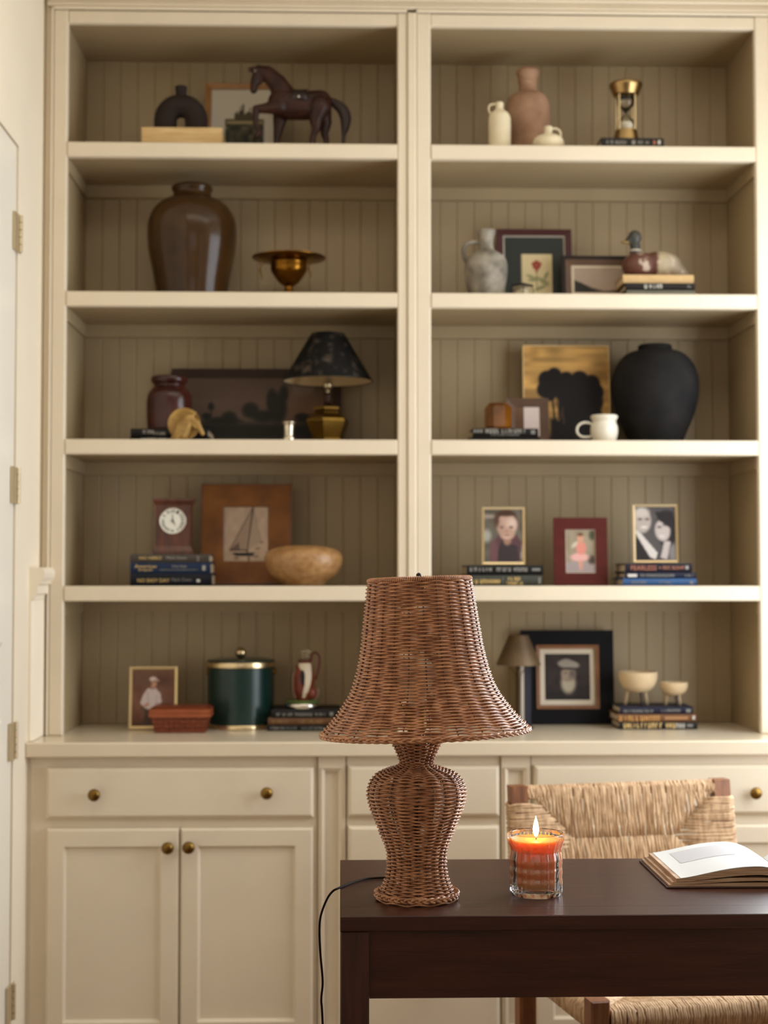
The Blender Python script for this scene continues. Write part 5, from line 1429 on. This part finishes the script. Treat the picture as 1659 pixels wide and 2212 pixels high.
# ================================================================== wicker lamp
YL = 2.437; k = S(YL)
xl = W(900, 1800, YL).x
T = thing('wicker_lamp', 'brown wicker table lamp with a bell shade and urn base on the desk', 'lamp', (xl, YL, DZ_))
def zz(py): return W(900, py, YL).z
def resample(prof, step):
    P = np.array(cat_rom(prof, 8)); d = np.r_[0, np.cumsum(np.hypot(*np.diff(P, axis=0).T))]
    n = int(d[-1] / step); s = np.linspace(0, d[-1], n + 1)
    r, h = np.interp(s, d, P[:, 0]), np.interp(s, d, P[:, 1])
    tr, th_ = np.gradient(r), np.gradient(h); L = np.hypot(tr, th_)
    return r, h, th_ / L, -tr / L                         # radius, height, outward normal (radial, vertical)
def wicker(prof, N, step, rs, amp, lobes, lobe_amp, c, mtx=None):
    """plain weave of horizontal strands over N upright stakes; returns weave and stake builders"""
    r, h, nr, nz = resample(prof, step)
    Mx = N * 8; sides = 6
    th = np.linspace(0, 2 * math.pi, Mx, endpoint=False)
    wv = B()
    jit = np.random.default_rng(3)
    for i in range(len(r)):
        a = amp * (1 if i % 2 else -1) * np.cos(N * th / 2) + jit.normal(0, amp * 0.12)
        hw_ = jit.normal(0, step * 0.06) + step * 0.06 * np.sin(3 * th + jit.uniform(0, 6))
        rr = r[i] * (1 + lobe_amp(h[i]) * np.cos(lobes * th)) + a * nr[i]
        hh = h[i] + a * nz[i] + hw_
        v = []
        for s_ in range(sides):
            p = 2 * math.pi * s_ / sides
            co, si = rs * 1.12 * math.cos(p), rs * math.sin(p)
            R_ = rr + co * nr[i] - si * nz[i]; H_ = hh + co * nz[i] + si * nr[i]
            v.append(np.stack([R_ * np.cos(th), R_ * np.sin(th), H_], 1))
        V = np.stack(v, 1).reshape(-1, 3)
        n0 = len(wv.v)
        wv.v += [tuple(p) for p in V + np.array(c)]
        for m in range(Mx):
            m2 = (m + 1) % Mx
            for s_ in range(sides):
                s2 = (s_ + 1) % sides
                wv.f.append((n0 + m * sides + s_, n0 + m2 * sides + s_, n0 + m2 * sides + s2, n0 + m * sides + s2))
    st = B()
    for j in range(N):
        a = 2 * math.pi * j / N
        rr = r * (1 + np.array([lobe_amp(x) for x in h]) * math.cos(lobes * a))
        idx = list(range(0, len(r), 3)) + ([len(r) - 1] if (len(r) - 1) % 3 else [])
        st.tube([(c[0] + rr[i] * math.cos(a), c[1] + rr[i] * math.sin(a), c[2] + h[i]) for i in idx], rs * 0.8, 5)
    return wv, st
def braid(r, h, c, strand, n, amp, mat, parent, name, vert=1.0):
    q = B()
    for s_ in range(3):
        ph = 2 * math.pi * s_ / 3
        pts = []
        for t in np.linspace(0, 2 * math.pi, n * 10, endpoint=False):
            pts.append((c[0] + (r + amp * 0.7 * math.sin(2 * (n * t + ph))) * math.cos(t), c[1] + (r + amp * 0.7 * math.sin(2 * (n * t + ph))) * math.sin(t), c[2] + h + vert * amp * math.sin(n * t + ph)))
        q.tube(pts, strand, 6, closed=True)
    o = q.build(name, mat, parent, smooth=True, fix=False)
    o['kind'] = 'stuff'
    return o
zero = lambda h_: 0.0
base_prof = [(r_ * k, zz(y_) - DZ_) for r_, y_ in ((86, 1938), (79, 1929), (70, 1912), (64, 1893), (60.5, 1868), (61, 1845), (65, 1825), (74, 1800), (86, 1770), (96, 1742), (101, 1718), (99, 1697), (90, 1679), (74, 1668), (52, 1661), (37, 1655), (33, 1648), (35, 1638), (42, 1620), (50, 1604), (57, 1588))]
wv, st = wicker(base_prof, 20, 3.9 * k, 2.0 * k, 3.3 * k, 10, lambda h_: 0.022 * math.exp(-((h_ - 0.16) / 0.07) ** 2), (xl, YL, DZ_))
o = wv.build('base_weave', WICK, T, smooth=True, fix=False); o['kind'] = 'stuff'
o = st.build('base_stakes', WICKD, T, smooth=True, fix=False); o['kind'] = 'stuff'
braid(87 * k, 0.0085, (xl, YL, DZ_), 3.0 * k, 12, 4.2 * k, WICK, T, 'foot_braid')
# inside: pole, socket, bulb, harp, finial
q = B(); q.lathe([(0.004, DZ_ + 0.001), (0.004, zz(1560))], (xl, YL, 0), 12); q.build('inner_pole', BLACKM, T)
q = B(); q.lathe(cat_rom([(0.012, zz(1585)), (0.016, zz(1570)), (0.016, zz(1530)), (0.014, zz(1525))], 3), (xl, YL, 0), 20); q.build('socket', BRASSD, T, smooth=True)
q = B(); q.lathe(cat_rom([(0.012, zz(1528)), (0.014, zz(1510)), (0.028, zz(1470)), (0.030, zz(1450)), (0.020, zz(1425)), (0.0005, zz(1418))], 4), (xl, YL, 0), 24); q.build('bulb', M('unlit_bulb'), T, smooth=True)
q = B(); hp_ = [(xl + sx * w_ * k, YL, zz(y_)) for sx, w_, y_ in ((-1, 14, 1560), (-1, 40, 1500), (-1, 44, 1400), (-1, 26, 1290), (0, 0, 1262), (1, 26, 1290), (1, 44, 1400), (1, 40, 1500), (1, 14, 1560))]
q.tube(cat_rom(hp_, 5), 0.0016, 6); q.build('harp', BRASSD, T, smooth=True)
q = B(); q.lathe(cat_rom([(0.0018, zz(1262)), (0.0018, zz(1249)), (0.0040, zz(1246)), (0.0038, zz(1240)), (0.0005, zz(1237))], 3), (xl + 5 * k, YL, 0), 14); q.build('finial', BLACKM, T, smooth=True)
# shade: tilts a little, its parts live in a tilted part
zs0 = zz(1580)
xs_ = W(918, 1420, YL).x
sp = [(r_ * k, zz(y_) - zs0) for r_, y_ in ((221, 1578), (210, 1566), (196, 1551), (178, 1527), (161, 1502), (148, 1475), (140, 1450), (132, 1415), (126, 1380), (121, 1340), (116, 1300), (111, 1262), (109, 1255))]
wv, st = wicker(sp, 24, 3.9 * k, 2.0 * k, 3.3 * k, 1, zero, (0, 0, 0))
sh = wv.build('shade_weave', WICK, T, smooth=True, fix=False, world=False); sh['kind'] = 'stuff'
sh.location = (xs_ - xl, 0, zs0 - DZ_); sh.rotation_euler = (R(-1.5), R(-2.0), 0)
ORG[sh] = Vector((0, 0, 0))
o = st.build('shade_stakes', WICKD, sh, smooth=True, fix=False, world=False); o['kind'] = 'stuff'
braid(224 * k, -0.0005, (0, 0, 0), 2.7 * k, 24, 3.5 * k, WICK, sh, 'shade_braid')
q = B()                                                  # wound rim at the top of the shade
zt_ = sp[-1][1] + 0.002
nw = 150
q.tube([((109 * k + 0.0034 * math.cos(nw * t)) * math.cos(t), (109 * k + 0.0034 * math.cos(nw * t)) * math.sin(t), zt_ + 0.0034 * math.sin(nw * t)) for t in np.linspace(0, 2 * math.pi, nw * 8, endpoint=False)], 0.0014, 5, closed=True)
o = q.build('shade_rim', WICK, sh, smooth=True, fix=False); o['kind'] = 'stuff'
for a in (0, 90, 180, 270):
    q = B(); q.tube([(0, 0, zt_ - 0.008), (108 * k * math.cos(R(a)), 108 * k * math.sin(R(a)), zt_ - 0.001)], 0.0013, 6); q.build('spider_arm', BRASSD, sh)
# cord
cp_ = [(852, 1894, 2.475), (829, 1893, 2.50), (795, 1895, 2.50), (765, 1902, 2.48)]
pts = []
for a, c_, y_ in cp_:
    p = W(a, c_, y_); pts.append((p.x, (ZC - DZ_) * F / (c_ - 1235), DZ_ + 0.0022))
ye = pts[-1][1]
pts += [(DX0 - 0.001, 2.514, DZ_ + 0.0015)]
for a, c_ in ((718, 1926), (705, 1945), (693, 1978), (690, 2010), (692, 2060), (697, 2120), (694, 2160), (697, 2212)):
    p = W(a, c_, 2.505); pts.append(tuple(p))
pts += [(pts[-1][0] + 0.01, 2.50, 0.3), (pts[-1][0] + 0.02, 2.56, 0.05), (pts[-1][0] + 0.03, 2.68, 0.003), (-0.1, 3.2, 0.003)]
q = B(); q.tube(cat_rom(pts, 7), 0.0019, 8); q.build('cord', M('dark_cord', (30, 20, 16), 0.7, spec=0.1), T, smooth=True)

# ================================================================== candle
YN = 2.462; k = S(YN); xn = W(1158, 1870, YN).x
T = thing('candle', 'lit orange candle in a rippled clear glass tumbler', 'candle', (xn, YN, DZ_))
zk = lambda py: W(1158, py, YN).z
hB = zk(1935) - DZ_
Rz = cat_rom([(53, 0), (55, 0.006), (54.2, 0.014), (55.2, 0.022), (53.8, 0.030), (55.2, 0.038), (53.8, 0.046), (55.2, 0.054), (53.8, 0.062), (52, 0.069), (53, 0.074), (57, 0.082), (60, 0.090), (60, 0.096)], 5)
seg = 160
q = B(); v = []
for r_, h in Rz:
    am = 2.0 * min(1, h / 0.008)
    for i in range(seg):
        a = 2 * math.pi * i / seg
        rr = (r_ + am * math.cos(20 * a)) * k
        v.append((xn + rr * math.cos(a), YN + rr * math.sin(a), DZ_ + 0.0005 + h))
nr_ = len(Rz)
f = [(j * seg + i, j * seg + (i + 1) % seg, (j + 1) * seg + (i + 1) % seg, (j + 1) * seg + i) for j in range(nr_ - 1) for i in range(seg)]
f.append(tuple(range(seg - 1, -1, -1)))
q.add(v, f)
q.lathe([(r_ * k - 0.004, DZ_ + 0.0005 + h) for r_, h in Rz if h > 0.009], (xn, YN, 0), 80, close=False)
q.lathe([(0.0005, DZ_ + 0.0105), (Rz[8][0] * k - 0.004, DZ_ + 0.0105)], (xn, YN, 0), 80, close=False)
q.lathe([(60 * k - 0.004, DZ_ + 0.0965), (60 * k - 0.002, DZ_ + 0.0982), (60 * k, DZ_ + 0.0965)], (xn, YN, 0), 80, close=False)
q.build('glass', glass_mat('candle_glass', (0.98, 0.96, 0.95), 1.5, 0.03), T, smooth=True)
zw = DZ_ + 0.088
WAX = M('orange_wax', (255, 172, 112), 0.35, sss=1.0, ssr=0.022)
q = B(); q.lathe([(0.0005, DZ_ + 0.013), (41 * k, DZ_ + 0.013), (42 * k, DZ_ + 0.03), (43 * k, DZ_ + 0.062), (48 * k, DZ_ + 0.074), (54 * k, zw), (52 * k, zw + 0.0006), (45 * k, zw - 0.001), (0.0005, zw - 0.0015)], (xn, YN, 0), 64); q.build('wax', WAX, T, smooth=True, auto=50)
q = B(); q.tube([(xn, YN, zw - 0.002), (xn + 0.0005, YN, zw + 0.004), (xn + 0.0015, YN, zw + 0.007)], 0.0009, 6); q.build('wick', BLACKM, T)
FL = M('candle_flame', (255, 186, 84), 0.5, emit=95)
q = B(); q.lathe(cat_rom([(0.0005, zw + 0.003), (0.0030, zw + 0.006), (0.0044, zw + 0.012), (0.0046, zw + 0.016), (0.0034, zw + 0.024), (0.0014, zw + 0.031), (0.0003, zw + 0.036)], 4), (xn, YN, 0), 20); q.build('flame', FL, T, smooth=True)

# ================================================================== open book
BX0, BXG, BX1, BY0, BY1 = 0.533, 0.748, 0.963, 2.502, 2.728
T = thing('open_book', 'thick open book with white pages lying on the desk by the candle', 'book', (BXG, (BY0 + BY1) / 2, DZ_))
PAPER = M('white_page', (206, 206, 204), 0.6)
BROWNP = M('brown_page_edges', (150, 112, 84), 0.8, rgb2=(196, 168, 140), scale=10, stretch=(1, 1, 120), lo=0.4, hi=0.6)
q = B(); q.cbox(BX0 - 0.004, BX1 + 0.004, BY0 - 0.003, BY1 + 0.003, DZ_ + 0.0004, DZ_ + 0.0028, 0.0006); q.build('cover', M('dark_brown_cover', (66, 38, 30), 0.5), T)
XT = BX0 + 0.019                                          # fore edge of the uppermost page
def crest(x):
    t = min(1, max(0, (x - XT) / (BXG - 0.001 - XT)))
    c = 0.0135 + 0.0185 * math.sin(math.pi * min(1, t * 0.78)) ** 1.3
    if t > 0.66: c *= 1 - ((t - 0.66) / 0.34) ** 2.2 * 0.86
    return c
def leaf(side, lo_, hi_, nm, mat, x_in=0.0):
    """a curved block of pages between two relative heights; side -1 left, 1 right"""
    n = 26; pr_t, pr_b = [], []
    for i in range(n + 1):
        t = i / n                                          # 0 fore edge, 1 gutter
        x = BX0 + x_in + t * (BXG - BX0 - 0.001 - x_in)
        c_ = crest(x)
        if side > 0: x = 2 * BXG - x
        pr_t.append((x, c_ * hi_(t))); pr_b.append((x, c_ * lo_(t)))
    q = B(); v = []; f = []
    for y_ in (BY0, BY1):
        for P_ in (pr_t, pr_b):
            for i, (x, h) in enumerate(P_):
                v.append((x, y_, DZ_ + 0.003 + h))
    m = n + 1
    for i in range(n):
        f += [(i, i + 1, 2 * m + i + 1, 2 * m + i), (m + i, 3 * m + i, 3 * m + i + 1, m + i + 1), (i, m + i, m + i + 1, i + 1), (2 * m + i, 2 * m + i + 1, 3 * m + i + 1, 3 * m + i)]
    f += [(0, 2 * m, 3 * m, m), (n, m + n, 3 * m + n, 2 * m + n)]
    return q.add(v, f).build(nm, mat, T, smooth=True, auto=30)
one = lambda t: 1.0
for sd in (-1, 1):
    leaf(sd, lambda t: 0.955, one, 'top_page', PAPER, x_in=0.019)
    leaf(sd, lambda t: 0.52 + 0.06 * t, lambda t: 0.945, 'page_block', BROWNP, x_in=0.012)
    leaf(sd, lambda t: 0.22 + 0.06 * t, lambda t: 0.515 - 0.10 * min(1, t * 1.6), 'page_block', BROWNP, x_in=0.005)
    leaf(sd, lambda t: 0.0, lambda t: 0.215 - 0.05 * min(1, t * 1.6), 'page_block', BROWNP)
q = B(); gv = []
n = 26
for i in range(n + 1):
    t = 0.12 + 0.48 * i / n
    x = XT + t * (BXG - 0.001 - XT)
    gv += [(x, BY0 + 0.105, DZ_ + 0.0034 + crest(x)), (x, BY1 - 0.03, DZ_ + 0.0034 + crest(x))]
q.add(gv, [(2 * i, 2 * i + 2, 2 * i + 3, 2 * i + 1) for i in range(n)]); q.build('printed_block', M('faint_print', (184, 182, 184), 0.6), T)

# ================================================================== rush chair
pL, pR = Vector((0.379, 3.31)), Vector((0.838, 3.404))
mid = (pL + pR) / 2; ang = math.atan2(pR.y - pL.y, pR.x - pL.x)
T = thing('rush_chair', 'wooden chair with woven rush seat and back between desk and cabinets', 'chair', (mid.x, mid.y, 0), rot=(0, 0, ang))
hw = (pR - pL).length / 2                                   # half the distance between the post centres
ps = 0.0185
ztop, zbk = 0.800, 0.585
SD, SZ = 0.43, 0.455                                        # seat depth, seat height
lean = lambda z_: 0.05 * max(0, (z_ - 0.46) / 0.34)        # back posts lean away
for sx in (-1, 1):
    q = B()
    zl = [0.0, 0.2, 0.46, 0.6, 0.72, ztop + 0.005]
    v = []; 
    for z_ in zl:
        for a, c_ in ((-1, -1), (1, -1), (1, 1), (-1, 1)):
            v.append((sx * hw + a * ps, lean(z_) - 0.05 + c_ * ps * 0.85, z_))
    f = [(3, 2, 1, 0), tuple(len(v) - 4 + i for i in range(4))] + [(j * 4 + i, j * 4 + (i + 1) % 4, j * 4 + 4 + (i + 1) % 4, j * 4 + 4 + i) for j in range(len(zl) - 1) for i in range(4)]
    q.add(v, f); q.build('back_post', LEGW, T, world=False)
    q = B(); q.cbox(sx * hw * 1.02 - ps, sx * hw * 1.02 + ps, -0.05 - SD - ps, -0.05 - SD + ps, 0, SZ + 0.026, 0.003); q.build('front_leg', LEGW, T, world=False)
    q = B(); q.lathe([(0.011, 0.05), (0.011, SD - 0.05 + 0.02)], (sx * hw * 1.01, -0.05, 0.2), 12, 'y'); q.build('stretcher', LEGW, T, world=False, smooth=True, auto=40)
for y_, z_ in ((-0.05, 0.26), (-0.05 - SD, 0.24)):
    q = B(); q.lathe([(0.011, -hw + ps * 0.8), (0.011, hw - ps * 0.8)], (0, y_, z_), 12, 'x'); q.build('stretcher', LEGW, T, world=False, smooth=True, auto=40)
for z_ in (ztop - 0.012, zbk + 0.012):
    q = B(); q.lathe([(0.010, -hw + ps * 0.8), (0.010, hw - ps * 0.8)], (0, lean(z_) - 0.05, z_), 12, 'x'); q.build('back_rail', LEGW, T, world=False, smooth=True, auto=40)
jr = np.random.default_rng(5)
cr = 0.0031
def cord(q, pts, r=cr):
    q.tube(pts, r * jr.uniform(0.85, 1.15), 6)
q = B()
hh = (ztop - zbk) / 2; zm = (ztop + zbk) / 2
we = hw + ps + 0.003
xin = hw - ps - 0.001                                       # the posts stand proud between the wrapped cords
x_ = -xin
while x_ < xin:
    d = min(x_ + xin, xin - x_) + 0.012
    run = min(hh, d)
    j = lambda s_=0.0012: jr.normal(0, s_)
    for top in (1, -1):
        ze = ztop if top > 0 else zbk
        z1 = ze - top * run
        y0 = -0.05
        pts = [(x_, lean(ze) + y0 + 0.010, ze - top * 0.02), (x_ + j(), lean(ze) + y0 + 0.012, ze - top * 0.004), (x_ + j(), lean(ze) + y0 - 0.002, ze + top * 0.003), (x_ + j(), lean(ze) + y0 - 0.014, ze - top * 0.006)]
        for t in (0.35, 0.7, 1.0):
            zz_ = ze - top * max(0.02, run * t)
            pts.append((x_ + j(0.002) - (0.010 * t * (1 if top < 0 else -0.3)), lean(zz_) + y0 - 0.0135 + j(0.0008), zz_))
        cord(q, pts)
    x_ += cr * 1.5
zt_ = ztop - 0.034
z_ = zt_
while z_ > zbk + 0.02:
    run = min(ztop - z_, z_ - zbk, hh) + 0.026
    for sx in (-1, 1):
        y0 = -0.05 + lean(z_)
        j = lambda s_=0.0012: jr.normal(0, s_)
        cord(q, [(sx * (we - 0.03), y0 + 0.018, z_ + j()), (sx * (we - 0.004), y0 + 0.017, z_ + j()), (sx * (we + 0.003), y0 + 0.004, z_ + j()), (sx * (we + 0.001), y0 - 0.014, z_ + j()),
                 (sx * (we - 0.012), y0 - 0.0185, z_ + j()), (sx * (we - 0.012 - run * 0.5), y0 - 0.015, z_ + j()), (sx * (we - run - 0.006), y0 - 0.0135, z_ + j(0.002))])
    z_ -= cr * 1.5
o = q.build('back_weave', RUSH, T, smooth=True, world=False, fix=False); o['kind'] = 'stuff'
# seat
q = B()
yb, yf = -0.05, -0.05 - SD
zs_ = SZ
hd = SD / 2
x_ = -hw + ps
while x_ < hw - ps:
    d = min(x_ + hw, hw - x_); run = min(hd, d)
    j = lambda s_=0.001: jr.normal(0, s_)
    cord(q, [(x_ + j(), yf + 0.03, zs_ - 0.036), (x_ + j(), yf - 0.004, zs_ - 0.040), (x_ + j(), yf - 0.017, zs_ - 0.030), (x_ + j(), yf - 0.020, zs_ - 0.012), (x_ + j(), yf - 0.014, zs_ + 0.004), (x_ + j(), yf + 0.01, zs_ + 0.009), (x_ + j(), yf + run * 0.5, zs_ + 0.004), (x_ + j(), yf + run, zs_)])
    cord(q, [(x_ + j(), yb - run, zs_), (x_ + j(), yb - 0.01, zs_ + 0.006), (x_ + j(), yb + 0.015, zs_), (x_ + j(), yb + 0.012, zs_ - 0.03), (x_ + j(), yb - 0.03, zs_ - 0.034)])
    x_ += cr * 1.6
y_ = yf + ps
while y_ < yb - ps:
    run = min(y_ - yf, yb - y_, hd)
    for sx in (-1, 1):
        j = lambda s_=0.001: jr.normal(0, s_)
        cord(q, [(sx * (hw - run), y_ + j(), zs_), (sx * (hw - run * 0.4), y_ + j(), zs_ + 0.004), (sx * (hw + 0.008), y_ + j(), zs_ + 0.008), (sx * (hw + 0.019), y_ + j(), zs_ - 0.004), (sx * (hw + 0.018), y_ + j(), zs_ - 0.030), (sx * (hw + 0.002), y_ + j(), zs_ - 0.040), (sx * (hw - max(0.03, run * 0.8)), y_ + j(), zs_ - 0.034)])
    y_ += cr * 1.6
o = q.build('seat_weave', RUSH, T, smooth=True, world=False, fix=False); o['kind'] = 'stuff'
for y_ in (yb, yf):
    q = B(); q.lathe([(0.012, -hw + ps * 0.9), (0.012, hw - ps * 0.9)], (0, y_, SZ - 0.015), 12, 'x'); q.build('seat_rail', LEGW, T, world=False, smooth=True, auto=40)
for sx in (-1, 1):
    q = B(); q.lathe([(0.012, 0.05 + ps * 0.9), (0.012, 0.05 + SD - ps * 0.9)], (sx * hw, 0, SZ - 0.015), 12, 'y'); q.build('seat_rail', LEGW, T, world=False, smooth=True, auto=40)
